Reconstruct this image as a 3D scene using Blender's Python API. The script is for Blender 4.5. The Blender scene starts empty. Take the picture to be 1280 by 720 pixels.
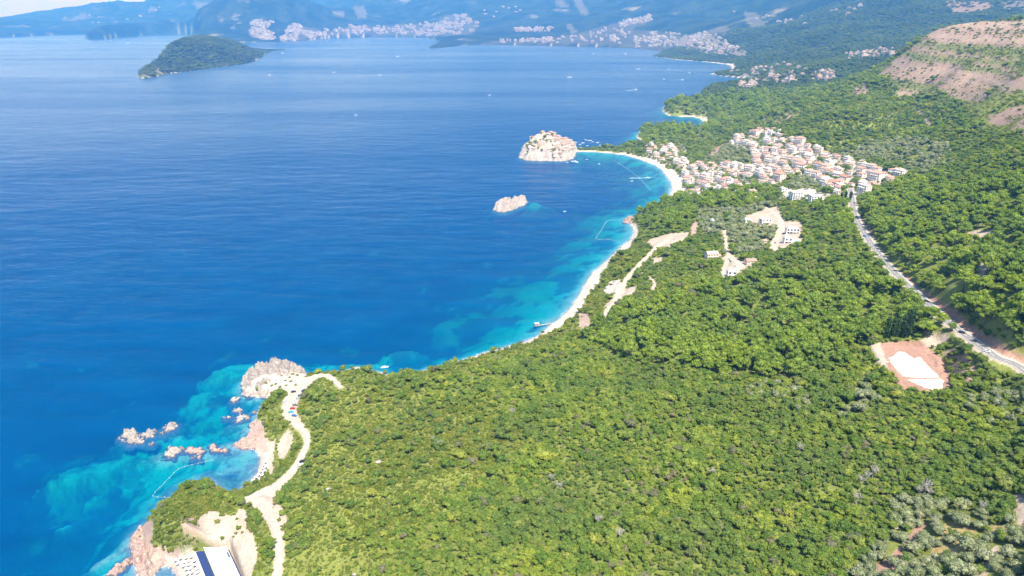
import bpy, bmesh, math, random
import numpy as np
from mathutils import Vector, Matrix

# ------------------------------------------------------------------ camera, light, exposure
scene = bpy.context.scene
H = 300.0                                   # camera height above the sea, metres
F = 854.0                                   # focal length in pixels of the 1280 px wide photograph
PITCH = math.atan((360.0 - 20.0) / F)       # sea horizon near y = 20
cam_data = bpy.data.cameras.new("camera")
cam = bpy.data.objects.new("camera", cam_data)
scene.collection.objects.link(cam)
scene.camera = cam
cam.location = (0, 0, H)
cam.rotation_euler = (math.pi / 2 - PITCH, 0, 0)
cam_data.sensor_width = 36.0
cam_data.lens = 36.0 * F / 1280.0
cam_data.clip_start = 1.0
cam_data.clip_end = 200000.0

SUN_EL = math.radians(62)
SUN_AZ = math.radians(20)                   # from behind the camera, towards the right
sdir = Vector((math.sin(SUN_AZ) * math.cos(SUN_EL), -math.cos(SUN_AZ) * math.cos(SUN_EL), math.sin(SUN_EL)))
world = bpy.data.worlds.new("World")
scene.world = world
world.use_nodes = True
wn = world.node_tree.nodes
sky = wn.new("ShaderNodeTexSky")
sky.sky_type = 'NISHITA'
sky.sun_disc = False
sky.sun_elevation = SUN_EL
sky.sun_rotation = math.atan2(sdir.x, sdir.y)
sky.air_density = 1.0
sky.dust_density = 0.4
sky.ozone_density = 1.0
sky.altitude = 0
bg = wn["Background"]
bg.inputs[1].default_value = 0.105
world.node_tree.links.new(sky.outputs[0], bg.inputs[0])
sun_data = bpy.data.lights.new("sun", 'SUN')
sun_data.energy = 5.0
sun_data.angle = math.radians(0.55)
sun_data.color = (1.0, 0.965, 0.93)
sun = bpy.data.objects.new("sun", sun_data)
scene.collection.objects.link(sun)
sun.rotation_euler = sdir.to_track_quat('Z', 'Y').to_euler()
scene.view_settings.view_transform = 'Standard'
scene.view_settings.look = 'None'
scene.view_settings.gamma = 1.0
scene.view_settings.use_curve_mapping = False
scene.view_settings.exposure = 1.25
cy = scene.cycles
cy.use_denoising = True
cy.max_bounces = 6
cy.diffuse_bounces = 3
cy.glossy_bounces = 2
cy.transmission_bounces = 2
cy.volume_bounces = 1
cy.transparent_max_bounces = 12
cy.use_adaptive_sampling = True
cy.adaptive_threshold = 0.02
cy.sample_clamp_indirect = 6

random.seed(7)
rng = np.random.default_rng(7)
COL = scene.collection

# ------------------------------------------------------------------ small numpy toolbox
CP, SP = math.cos(PITCH), math.sin(PITCH)

def slope(py):                               # dz/dy of the sight line through image row py
    v = (360.0 - np.asarray(py, float)) / F
    return (v * CP - SP) / (CP + v * SP)

def at_z(px, py, z):                         # the point of height z seen at a pixel
    Y = (z - H) / slope(py)
    v = (360.0 - np.asarray(py, float)) / F
    X = (np.asarray(px, float) - 640.0) / F * Y / (CP + v * SP)
    return X, Y

def at_Y(px, py, Y):
    v = (360.0 - np.asarray(py, float)) / F
    X = (np.asarray(px, float) - 640.0) / F * Y / (CP + v * SP)
    return X, H + Y * slope(py)

def project(x, y, z):
    dz = z - H
    w = np.maximum(y * CP - dz * SP, 1e-3)
    return 640 + F * x / w, 360 - F * (y * SP + dz * CP) / w

def hash2(ix, iy, seed):
    n = (ix.astype(np.int64) * 374761393 + iy.astype(np.int64) * 668265263 + seed * 1442695041) & 0xFFFFFFFF
    n = ((n ^ (n >> 13)) * 1274126177) & 0xFFFFFFFF
    n = n ^ (n >> 16)
    return (n & 0xFFFFFF) / float(0xFFFFFF)

def vnoise(x, y, seed=0):
    x = np.asarray(x, float); y = np.asarray(y, float)
    ix = np.floor(x); iy = np.floor(y)
    fx = x - ix; fy = y - iy
    fx = fx * fx * (3 - 2 * fx); fy = fy * fy * (3 - 2 * fy)
    a = hash2(ix, iy, seed); b = hash2(ix + 1, iy, seed)
    c = hash2(ix, iy + 1, seed); d = hash2(ix + 1, iy + 1, seed)
    return (a * (1 - fx) + b * fx) * (1 - fy) + (c * (1 - fx) + d * fx) * fy

def fbm(x, y, octaves=4, seed=0):            # -1 .. 1
    s = 0.0; a = 1.0; t = 0.0
    for o in range(octaves):
        s = s + a * (vnoise(x, y, seed + o * 17) * 2 - 1)
        t += a; a *= 0.5
        x = x * 2.03 + 13.1; y = y * 2.03 + 7.7
    return s / t

def inside(px, py, poly):
    px = np.asarray(px, float); py = np.asarray(py, float)
    r = np.zeros(px.shape, bool)
    n = len(poly)
    for i in range(n):
        x0, y0 = poly[i]; x1, y1 = poly[(i + 1) % n]
        if y0 == y1: continue
        c = ((y0 > py) != (y1 > py)) & (px < (x1 - x0) * (py - y0) / (y1 - y0) + x0)
        r ^= c
    return r

def seg_dist(x, y, pts, closed=False):       # distance to a polyline, and the index + fraction of the nearest point
    best = np.full(np.shape(x), 1e18); where = np.zeros(np.shape(x))
    n = len(pts)
    for i in range(n if closed else n - 1):
        ax, ay = pts[i][:2]; bx, by = pts[(i + 1) % n][:2]
        dx, dy = bx - ax, by - ay
        L = dx * dx + dy * dy + 1e-9
        t = np.clip(((x - ax) * dx + (y - ay) * dy) / L, 0, 1)
        d = (x - ax - t * dx) ** 2 + (y - ay - t * dy) ** 2
        m = d < best
        best = np.where(m, d, best); where = np.where(m, i + t, where)
    return np.sqrt(best), where

def smooth_line(pts, step):                  # Catmull-Rom through the points, resampled
    P = [np.array(p, float) for p in pts]
    P = [2 * P[0] - P[1]] + P + [2 * P[-1] - P[-2]]
    out = []
    for i in range(1, len(P) - 2):
        n = max(2, int(np.linalg.norm(P[i + 1][:2] - P[i][:2]) / step))
        for k in range(n):
            t = k / n
            out.append(0.5 * (2 * P[i] + (P[i + 1] - P[i - 1]) * t + (2 * P[i - 1] - 5 * P[i] + 4 * P[i + 1] - P[i + 2]) * t * t
                              + (3 * P[i] - P[i - 1] - 3 * P[i + 1] + P[i + 2]) * t ** 3))
    out.append(P[-2])
    return np.array(out)

# ------------------------------------------------------------------ the coast, surveyed from the photograph
MAIN = [(240, 900), (236, 760), (229, 735), (222, 722), (213, 709), (204, 708), (196, 713), (191, 722), (184, 732), (174, 724), (168, 706), (165, 692),
        (163, 680), (169, 667), (180, 659), (190, 654), (200, 641), (211, 629), (225, 616), (239, 607), (256, 602), (266, 606),
        (272, 613), (280, 619), (292, 618), (303, 611), (312, 603), (320, 594), (324, 585), (326, 575), (324, 567), (318, 561), (306, 561),
        (294, 559), (291, 556), (300, 552), (310, 548), (314, 540), (314, 533), (320, 526), (324, 515), (329, 505), (336, 498), (333, 495),
        (322, 496), (312, 494), (304, 493), (305, 487), (303, 482), (308, 475), (314, 470), (322, 466), (335, 463), (350, 461),
        (365, 462), (378, 465), (384, 470), (392, 470), (402, 467), (418, 465), (430, 463), (440, 461), (455, 462), (470, 465), (485, 469),
        (495, 471), (505, 468), (515, 467), (530, 463), (548, 459), (565, 454), (585, 448), (605, 441), (625, 436), (640, 432), (655, 428),
        (668, 421), (680, 415), (690, 404), (700, 398), (710, 388), (717, 378), (725, 365), (733, 352), (741, 341), (750, 332), (762, 322),
        (775, 311), (784, 303), (790, 296), (793, 288), (789, 281), (786, 275), (792, 271), (800, 268), (815, 261), (830, 254), (836, 247),
        (840, 237), (839, 227), (835, 220), (827, 212), (815, 205), (800, 199), (780, 193.5), (760, 191.3), (740, 190.3), (716, 190),
        (716, 186.6), (745, 185.8), (772, 184.2), (787, 180), (799, 176), (795, 171), (797, 166), (801, 161), (812, 160), (830, 160), (848, 161.5), (864, 162),
        (877, 159), (882, 154), (876, 149), (864, 146), (850, 146), (838, 145), (831, 142.5), (827, 138), (829, 133), (838, 128.5), (846, 127), (860, 126.5), (872, 124),
        (875, 119.5), (880, 113.5), (888, 108), (897, 105), (908, 105.5), (920, 106.2), (935, 105), (946, 104), (950, 101.5), (935, 99.5), (915, 96.5),
        (900, 94.8), (887, 92.8), (892, 90.6), (905, 90), (912, 88), (915, 85), (911, 82), (905, 80.5), (890, 78.5), (875, 77), (862, 76), (850, 75.5),
        (838, 74), (826, 72), (817, 71), (821, 69), (828, 66), (824, 63.6), (810, 62), (790, 60.5), (770, 59.5), (740, 58.5), (710, 58), (680, 57),
        (650, 56.5), (620, 56), (600, 56), (585, 56.6), (570, 58), (555, 60), (540, 61), (533, 60), (540, 57), (548, 53), (545, 49.5),
        (530, 47.3), (500, 46.8), (470, 46.6), (450, 46.8), (420, 47.5), (400, 49), (375, 51), (350, 52.5), (330, 53), (300, 53), (270, 52), (250, 50),
        (241, 46), (243, 43.5), (230, 43), (200, 43.5), (185, 44), (170, 45.5), (150, 47), (130, 49), (110, 49.5), (106, 48.5), (112, 46), (120, 43.5),
        (100, 43), (70, 44), (40, 45.5), (0, 47.2), (-60, 49), (-170, 50)]
ISLE = [(171, 97), (178, 98.5), (190, 97), (205, 93.5), (220, 91), (240, 88.5), (260, 86), (280, 83.5), (300, 81), (315, 77.5), (325, 72),
        (336, 65), (357, 62), (357, 60.7), (333, 62), (310, 60), (290, 58.5), (270, 59), (250, 61), (238, 67), (228, 74), (215, 80), (200, 84), (185, 88), (174, 93)]

def unproject_poly(P):
    a = np.array(P, float)
    x, y = at_z(a[:, 0], a[:, 1], 0.0)
    return list(zip(x, y))
main_w = unproject_poly(MAIN) + [(-40000, 16000), (-40000, 60000), (60000, 60000), (60000, -800), (0, -800), (-60, 100)]
isle_w = unproject_poly(ISLE)

# height control points: (px, py, z) seen on the ground, or (px, py, None, Y) at a known distance, or ('w', px, Y, z) hidden ones
CTRL = [(400, 720, 22), (640, 720, 46), (900, 720, 70), (1280, 720, 105), (640, 850, 50), (330, 850, 16), (1280, 850, 112), (900, 850, 76),
        (420, 640, 23), (500, 560, 23), (640, 560, 36), (800, 560, 52), (1000, 560, 74), (1280, 560, 104),
        (450, 500, 11), (560, 470, 9), (640, 480, 22), (760, 460, 38), (900, 450, 58), (1000, 450, 72), (1130, 460, 86), (1280, 463, 103),
        (700, 410, 6), (780, 390, 22), (900, 390, 47), (1000, 370, 58), (1100, 370, 81), (1150, 372, 91), (1210, 422, 98),
        (740, 345, 4), (772, 325, 10), (800, 300, 9), (830, 330, 24), (900, 330, 42), (960, 330, 54), (1050, 330, 72), (1102, 322, 83),
        (850, 280, 23), (900, 280, 37), (980, 285, 53), (1050, 285, 69), (1077, 283, 77), (820, 262, 12), (880, 255, 26), (940, 255, 42), (1000, 250, 56), (1067, 252, 73),
        (1280, 400, 122), (1200, 350, 112), (1280, 350, 133), (1150, 300, 104), (1220, 290, 124), (1280, 250, 146), (1150, 250, 98), (1200, 220, 126), (1280, 200, 160), (1130, 230, 85),
        # near the cove
        (235, 650, 20), (212, 668, 17), (262, 615, 13), (230, 680, 17), (280, 660, 13), (300, 690, 12), (268, 705, 5), (290, 712, 6), (330, 620, 12), (350, 690, 17), (225, 700, 3), (228, 715, 2),
        (195, 702, 5), (185, 690, 5), (175, 675, 3), (365, 590, 13), (384, 550, 14), (345, 550, 8), (325, 540, 6), (335, 580, 2), (325, 605, 3), (365, 505, 12), (345, 505, 10),
        (410, 472, 11), (345, 475, 10), (320, 480, 9), (370, 470, 10), (430, 470, 7), (330, 490, 8), (240, 760, 4),
        # hill on the right, with its bare top
        (1250, 165, None, 930), (1280, 150, None, 900), (1180, 150, None, 1250), (1130, 150, None, 1380), (1130, 110, None, 1650), (1050, 140, None, 1450), (1000, 132, None, 1800),
        (1100, 93, None, 1900), (1130, 64, None, 2000), (1165, 40, None, 2000), (1195, 31, None, 1950), (1240, 29, None, 1850), (1280, 29, None, 1750),
        (1340, 25, None, 1700), (1280, 90, None, 1200), (1200, 90, None, 1500), (1150, 120, None, 1560), (1060, 107, None, 1950), (1020, 119, None, 1950),
        (1240, 60, None, 1560), (1185, 60, None, 1750),
        ('w', 1240, 2500, 205), ('w', 1150, 2600, 150), ('w', 1340, 2500, 230), ('w', 1100, 2500, 95), ('w', 1050, 2500, 75),
        # village
        (850, 250, 4), (930, 240, 34), (1000, 240, 55), (1060, 240, 69), (1000, 200, 54), (930, 200, 33), (870, 205, 9), (950, 175, 41), (1080, 215, 71), (1130, 215, 82),
        (830, 190, 7), (870, 180, 13), (900, 165, 21), (960, 160, 49), (845, 240, 3), (830, 205, 3), (790, 187, 2), (750, 188, 2),
        # headlands beyond
        (825, 167, 8), (850, 164, 3), (870, 164, 4), (888, 156, 4), (880, 147, 3), (862, 143.5, 3), (860, 136, 15), (840, 138, 10), (890, 120, 26), (920, 140, 28), (950, 130, 44), (900, 112, 22), (940, 112, 24), (1000, 112, 60),
        (930, 95, 12), (960, 90, 34), (1000, 95, 60), (1010, 86, 80), (925, 98, 6),
        # middle distance, right
        (1050, 62, None, 4200), (1000, 52, None, 4800), (1100, 42, None, 4600), (1100, 4, None, 6300), (1200, 10, None, 5300), (1280, 2, None, 5000), (950, 62, None, 5200), (930, 32, None, 7000),
        (900, 46, None, 6500), (875, 52, None, 6600), (1000, 4, None, 8200), (900, 4, None, 9500), (880, 68, None, 5700), (930, 74, None, 4900),
        (1100, -40, None, 8000), (1280, -60, None, 7500), (900, -30, None, 11500), (1000, -50, None, 11500),
        # far bay
        (700, 52, None, 7900), (760, 47, None, 7900), (800, 32, None, 9000), (820, 56, None, 7250), (640, 47, None, 8600), (700, 32, None, 9800), (700, 2, None, 12500), (800, 4, None, 11500),
        (600, 32, None, 11000), (600, 0, None, 13500), (700, -30, None, 15000), (560, -10, None, 15000), (620, -45, None, 17500), (500, 27, None, 12500), (500, 2, None, 14500),
        (470, 5, None, 14500), (445, 14, None, 14500), (410, 16, None, 13500), (565, 51, None, 8350), (550, 55, None, 7900), (585, 44, None, 9000),
        (470, 42, None, 11000), (530, 41, None, 11000), (585, 40, None, 10300),
        (335, -4, None, 11200), (300, 20, None, 10500), (262, 38, None, 9900), (380, 8, None, 11700), (400, 30, None, 11200), (340, 38, None, 10000), (430, 38, None, 11000), (290, 40, None, 9900),
        (360, 46, None, 9700), (320, 48, None, 9400),
        (130, 18, None, 14500), (165, 9, None, 15500), (190, 12, None, 15500), (255, 1, None, 17000), (80, 22, None, 14500), (30, 29, None, 13500), (0, 29, None, 13500), (-90, 36, None, 13500),
        (220, 30, None, 14500), (130, 35, None, 13200), (60, 36, None, 13000), (300, 2, None, 17500),
        ('w', 0, 19000, 10), ('w', 200, 22000, 60), ('w', 400, 21000, 250), ('w', -200, 19000, 5),
        # wooded island
        (185, 91, 22), (203, 85, None, 4050), (213, 88, 14), (216, 84, None, 4250), (222, 78, None, 4350), (228, 59, None, 4650), (240, 53, None, 4900), (265, 52, None, 5300), (297, 54, None, 5700), (240, 70, None, 4600), (290, 68, None, 5000), (310, 59, None, 5700), (262, 72, None, 4750), (300, 72, 30), (330, 65, 12), (350, 61.5, 2)]
cx, cyy, cz = [], [], []
for c in CTRL:
    if c[0] == 'w':
        Y = float(c[2]); X = (c[1] - 640) / F * Y / CP; z = c[3]
    elif c[2] is None:
        Y = float(c[3]); X, z = at_Y(c[0], c[1], Y)
    else:
        z = float(c[2]); X, Y = at_z(c[0], c[1], z)
    cx.append(X / Y); cyy.append(math.log(Y)); cz.append(z)
cx = np.array(cx, float); cyy = np.array(cyy, float); cz = np.array(cz, float)
EPS2 = 0.03 ** 2
def kern(dx, dy): return np.sqrt(dx * dx + dy * dy + EPS2)
A = kern(cx[:, None] - cx[None], cyy[:, None] - cyy[None])
NCT = len(cz)
MAT = np.zeros((NCT + 1, NCT + 1)); MAT[:NCT, :NCT] = A; MAT[NCT, :NCT] = 1; MAT[:NCT, NCT] = 1
wts = np.linalg.solve(MAT, np.append(cz, 0))
def rbf(u, l):
    s = np.full(u.shape, wts[NCT])
    for i in range(NCT): s += wts[i] * kern(u - cx[i], l - cyy[i])
    return s

# width of the pale shelf along the shore: (px, py, metres)
SHELF = [(60, 620, 16), (150, 545, 22), (100, 690, 15), (240, 560, 34), (290, 590, 40), (270, 470, 22), (330, 440, 16), (430, 440, 13), (500, 440, 30), (560, 425, 22), (620, 400, 40), (650, 360, 46),
         (720, 320, 40), (760, 270, 55), (800, 220, 60), (740, 205, 48), (640, 300, 26), (690, 230, 26), (620, 240, 16), (600, 180, 18), (860, 150, 25), (780, 150, 14), (400, 90, 30), (800, 80, 30), (200, 60, 30), (210, 712, 30)]
sp = np.array(SHELF, float)
sx, sy = at_z(sp[:, 0], sp[:, 1], 0.0)
su, sl = sx / sy, np.log(sy)
def shelf(u, l):
    num = 0; den = 0
    for i in range(len(su)):
        w = 1.0 / ((u - su[i]) ** 2 + (l - sl[i]) ** 2 + 0.003) ** 1.5
        num = num + w * sp[i, 2]; den = den + w
    return num / den

# ------------------------------------------------------------------ height grid (finer near, coarser far)
rows = [115.0]
while rows[-1] < 30000:
    Y = rows[-1]
    rows.append(Y + min((Y * Y + H * H) / H * math.radians(0.105), 0.0125 * Y))
YR = np.array(rows)
UC = np.linspace(-1.12, 1.48, 1040)
NR, NC = len(YR), len(UC)
GU, GY = np.meshgrid(UC, YR)
GX = GU * GY
GL = np.log(GY)

def base_height(u, Y):
    x = u * Y; l = np.log(Y)
    wob = np.clip(Y / 600.0, 0.5, 6)
    xw = x + 1.6 * wob * fbm(x / (9 * wob), Y / (9 * wob), 3, 5)
    yw = Y + 1.6 * wob * fbm(x / (9 * wob), Y / (9 * wob), 3, 9)
    dm, _ = seg_dist(xw, yw, main_w, True)
    di, _ = seg_dist(xw, yw, isle_w, True)
    lm = inside(xw, yw, main_w); li = inside(xw, yw, isle_w)
    d = np.where(lm, dm, np.where(li, di, -np.minimum(dm, di)))
    z = rbf(u, l)
    big = np.clip(z - 30, 0, None)
    z = z + fbm(x / 90, Y / 90, 4, 21) * np.clip(z * 0.05, 0.3, 3.0) * np.clip(d / 40, 0, 1)
    bare_hill = np.clip((z - 130) / 60, 0, 1) * np.clip((Y - 900) / 400, 0, 1) * np.clip((2600 - Y) / 500, 0, 1)
    z = z + bare_hill * (9 * fbm(x / 130, Y / 130, 5, 51) - 8 * np.abs(fbm(x / 60 + Y / 300, Y / 220, 4, 53)))
    zt = z + 5 * fbm(x / 90, Y / 90, 3, 57)
    z = z + bare_hill * 0.25 * (np.round(zt / 9) * 9 - zt)
    far = np.clip((Y - 2500) / 3000, 0, 1) * np.where((u < -0.3) & (Y < 7200), 0.05, 1.0)
    rid = 1 - 2.2 * np.abs(fbm(x / 1300 + 0.3 * fbm(x / 900, Y / 900, 2, 8), Y / 2100, 5, 33))
    z = z + far * big * (0.30 * rid + 0.14 * fbm(x / 420, Y / 600, 4, 3))
    w = np.where(Y < 800, 5.0 + 9.0 * np.clip((u + 0.45) / 0.3, 0, 1), np.where(Y < 3300, 14.0, 0.006 * Y))
    land = np.maximum(z, 0.6) * (1 - np.exp(-np.maximum(d, 0) / w)) + 0.25 * np.minimum(np.maximum(d, 0) / 3, 1)
    ws = shelf(u, l) * (0.75 + 0.5 * vnoise(x / 70, Y / 70, 77))
    dep = 34 * (1 - np.exp(-(np.maximum(-d, 0) / (2.0 * ws)) ** 1.35 * 0.6)) * (0.8 + 0.45 * vnoise(x / 23, Y / 23, 41))
    dep = dep + 0.5 * np.minimum(np.maximum(-d, 0) / 3, 1)
    dep = dep + np.clip(1 - (Y - 600) / 200, 0, 1) * np.clip(dep / 2, 0, 1) * (1.3 * fbm(x / 5, Y / 5, 3, 95) + 1.0 * np.abs(fbm(x / 11, Y / 11, 3, 97)))
    # reefs and banks rising from the sea floor near the cove
    for (bx, by, rx, ry, top, ang) in REEFS:
        c, s = math.cos(ang), math.sin(ang)
        q = np.sqrt((((x - bx) * c + (Y - by) * s) / rx) ** 2 + ((-(x - bx) * s + (Y - by) * c) / ry) ** 2) + 0.45 * fbm(x / 7, Y / 7, 3, 91)
        dep = np.where(q < 1.6, dep + (np.minimum(dep, top) - dep) * np.clip((1.6 - q) / 1.0, 0, 1), dep)
    return np.where(d >= 0, land, -dep), d

def reef(px, py, rx, ry, top, ang):
    x, y = at_z(px, py, 0.0)
    return (float(x), float(y), rx, ry, top, ang)
REEFS = [reef(180, 545, 34, 13, 3.0, 0.3), reef(215, 565, 26, 10, 2.2, 0.3), reef(260, 565, 26, 10, 1.4, 0.2), reef(120, 575, 40, 12, 6.5, 0.5), reef(310, 520, 18, 9, 1.8, 0.9), reef(300, 500, 9, 6, 1.8, 0.9),
         reef(135, 695, 17, 3.2, 1.6, 0.9), reef(88, 645, 13, 3.5, 6.0, 0.9), reef(182, 672, 8, 12, 1.0, 0.3), reef(150, 705, 13, 4, 1.2, 0.9), reef(290, 455, 26, 14, 5.5, 0.6), reef(250, 490, 20, 12, 6, 0.6),
         reef(505, 437, 20, 9, 4.0, 0.2), reef(440, 452, 40, 5, 4.5, 0.0), reef(650, 252, 50, 30, 5.0, 0.3), reef(215, 625, 18, 6, 7, 0.8), reef(170, 590, 30, 10, 8, 0.6), reef(290, 590, 22, 14, 1.6, 0.6)]
GZ, GD = base_height(GU, GY)

def h_at(x, y):                              # height of the built ground at a place
    x = np.asarray(x, float); y = np.asarray(y, float)
    y = np.clip(y, YR[0], YR[-1] - 1)
    r = np.interp(y, YR, np.arange(NR)); c = np.clip((x / y - UC[0]) / (UC[1] - UC[0]), 0, NC - 1.001)
    r = np.clip(r, 0, NR - 1.001)
    i = r.astype(int); j = c.astype(int); fr = r - i; fc = c - j
    return (GZ[i, j] * (1 - fc) + GZ[i, j + 1] * fc) * (1 - fr) + (GZ[i + 1, j] * (1 - fc) + GZ[i + 1, j + 1] * fc) * fr

def d_at(x, y):
    y = np.clip(np.asarray(y, float), YR[0], YR[-1] - 1)
    i = np.clip(np.interp(y, YR, np.arange(NR)), 0, NR - 1).astype(int)
    j = np.clip((np.asarray(x, float) / y - UC[0]) / (UC[1] - UC[0]), 0, NC - 1).astype(int)
    return GD[i, j]

def ground(px, py, up=0.0):                  # where the sight line of a pixel meets the ground or the sea
    px = np.atleast_1d(np.asarray(px, float)); py = np.atleast_1d(np.asarray(py, float))
    Ys = np.exp(np.linspace(math.log(170), math.log(26000), 900))
    out = np.zeros((len(px), 3))
    for k in range(len(px)):
        X, Z = at_Y(px[k], py[k], Ys)
        g = np.maximum(h_at(X, Ys), 0.0) + up
        hit = np.nonzero(Z <= g)[0]
        if len(hit) == 0:
            x, y = at_z(px[k], min(py[k], 900), 0.0); out[k] = (x, y, 0); continue
        b = Ys[hit[0]]; a = Ys[max(hit[0] - 1, 0)]
        for _ in range(18):
            m = 0.5 * (a + b); X, Z = at_Y(px[k], py[k], m)
            if Z <= max(float(h_at(X, m)), 0.0) + up: b = m
            else: a = m
        X, Z = at_Y(px[k], py[k], b)
        out[k] = (X, b, max(float(h_at(X, b)), 0.0))
    return out

# ------------------------------------------------------------------ roads and levelled ground
ROADS = {}
def add_road(name, pts, width, step, blend):
    g = ground([p[0] for p in pts], [p[1] for p in pts])
    wd = np.array([p[2] if len(p) > 2 else width for p in pts], float)
    line = smooth_line(np.column_stack([g, wd]), step)
    z = line[:, 2].copy()
    k = max(3, int(24 / step))
    ker = np.hanning(2 * k + 1); ker /= ker.sum()
    z = np.convolve(np.pad(z, k, mode='edge'), ker, mode='valid')
    line[:, 2] = z
    ROADS[name] = line
    lo, hi = line[:, 1].min() - 40, line[:, 1].max() + 40
    r0, r1 = np.searchsorted(YR, lo), min(NR, np.searchsorted(YR, hi) + 1)
    d, wh = seg_dist(GX[r0:r1], GY[r0:r1], line[::max(1, int(4 / step))])
    idx = np.clip(wh * max(1, int(4 / step)), 0, len(line) - 1)
    zr = np.interp(idx, np.arange(len(line)), line[:, 2]); wr = np.interp(idx, np.arange(len(line)), line[:, 3])
    t = np.clip((d - wr * 0.5 - 1.2) / blend, 0, 1); t = t * t * (3 - 2 * t)
    GZ[r0:r1] = np.where(GD[r0:r1] > 0.5, GZ[r0:r1] * t + (zr - 0.12) * (1 - t), GZ[r0:r1])
    return line

def level(poly, z=None, blend=6.0, drop=0.0, P=None):    # flatten the ground inside an outline given in photo coordinates
    g = ground([p[0] for p in poly], [p[1] for p in poly]) if P is None else np.array([(x, y, z) for x, y in P])
    zz = float(np.mean(g[:, 2])) if z is None else z
    P = [tuple(q[:2]) for q in g]
    lo, hi = g[:, 1].min() - 3 * blend, g[:, 1].max() + 3 * blend
    r0, r1 = np.searchsorted(YR, lo), min(NR, np.searchsorted(YR, hi) + 1)
    d, _ = seg_dist(GX[r0:r1], GY[r0:r1], P, True)
    ins = inside(GX[r0:r1], GY[r0:r1], P)
    t = np.where(ins, 0, np.clip(d / blend, 0, 1)); t = t * t * (3 - 2 * t)
    GZ[r0:r1] = GZ[r0:r1] * t + (zz - drop) * (1 - t)
    return P, zz

PAD = [(1084, 432), (1110, 428), (1150, 425), (1160, 433), (1178, 446), (1192, 478), (1186, 488), (1150, 491), (1130, 488), (1108, 468)]
pad_w, pad_z = level(PAD, None, 7.0)
P3 = lambda px, py, z: tuple(float(q) for q in at_z(px, py, z))
level(None, 3.0, 2.5, 0, [P3(243, 687, 6), P3(255, 683, 8.2), P3(286, 680, 8.2), P3(303, 725, 8.2), P3(318, 775, 8.2), P3(265, 780, 6)])
level(None, 2.0, 2.0, 0, [P3(221, 703, 2), P3(234, 693, 2), P3(247, 693, 2), P3(264, 738, 2), P3(266, 775, 2), P3(240, 770, 2), P3(230, 730, 2)])
YARD = [(1150, 425), (1168, 418), (1182, 416), (1188, 424), (1176, 434), (1160, 434)]
level(YARD, pad_z + 2.2, 6)
d_, _ = seg_dist(GX, GY, pad_w, True); pin = inside(GX, GY, pad_w)
GZ += np.where(pin & (GY > 250) & (GY < 700), 1.7 * np.exp(-((d_ - 2.5) / 1.6) ** 2) * np.clip(.4 + 1.6 * fbm(GX / 6, GY / 6, 3, 19), 0, 1.4), 0)
highway = add_road('highway', [(1062, 236), (1065, 247), (1066, 258), (1069, 270), (1076, 284), (1086, 300), (1097, 316), (1112, 334), (1130, 352), (1150, 371), (1178, 396), (1208, 421), (1240, 441), (1280, 464), (1340, 502), (1420, 560)], 8.2, 2.0, 9)
coast_road = add_road('coast_road', [(322, 790, 4.5), (342, 735, 4.4), (349, 700, 4.2), (348, 675, 4.4), (343, 655, 4.6), (334, 640, 6.5), (331, 626, 9), (343, 612, 7), (358, 597, 5.5), (370, 582, 4.6), (378, 568, 3.6), (384, 552, 3.4),
        (381, 540, 4.6), (370, 528, 7), (362, 516, 9.5), (363, 503, 11), (370, 490, 11), (380, 480, 9.5), (392, 472, 8), (406, 470, 6.5), (416, 474, 4.5), (426, 484, 3)], 4.5, 1.5, 4)
spur = add_road('spur', [(300, 628, 3), (312, 626, 5), (324, 627, 7), (333, 632, 5)], 5, 1.0, 3)
beach_track = add_road('beach_track', [(757, 402, 2.5), (758, 390, 3.5), (768, 379, 5), (775, 364, 6), (783, 350, 5.5), (795, 336, 5), (808, 322, 5), (822, 308, 5), (835, 300, 7)], 5, 2.0, 5)
side_track = add_road('side_track', [(800, 342, 3.5), (812, 347, 3), (818, 355, 3), (816, 361, 3)], 3, 2.0, 3)
villa_lane = add_road('villa_lane', [(905, 288, 3.5), (907, 302, 3.5), (908, 313, 4), (916, 324, 8), (925, 331, 8), (917, 343, 5), (906, 347, 4), (904, 333, 3.5), (910, 325, 3.5)], 4, 2.0, 4)
hill_lane = add_road('hill_lane', [(955, 258, 4), (968, 267, 5), (976, 276, 6.5), (974, 288, 6.5), (969, 300, 6.5), (966, 312, 7), (980, 309, 6)], 6, 2.0, 4)

# ------------------------------------------------------------------ materials
def mat(name):
    m = bpy.data.materials.new(name); m.use_nodes = True
    nt = m.node_tree; nt.nodes.clear()
    out = nt.nodes.new("ShaderNodeOutputMaterial")
    return m, nt, out

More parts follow.
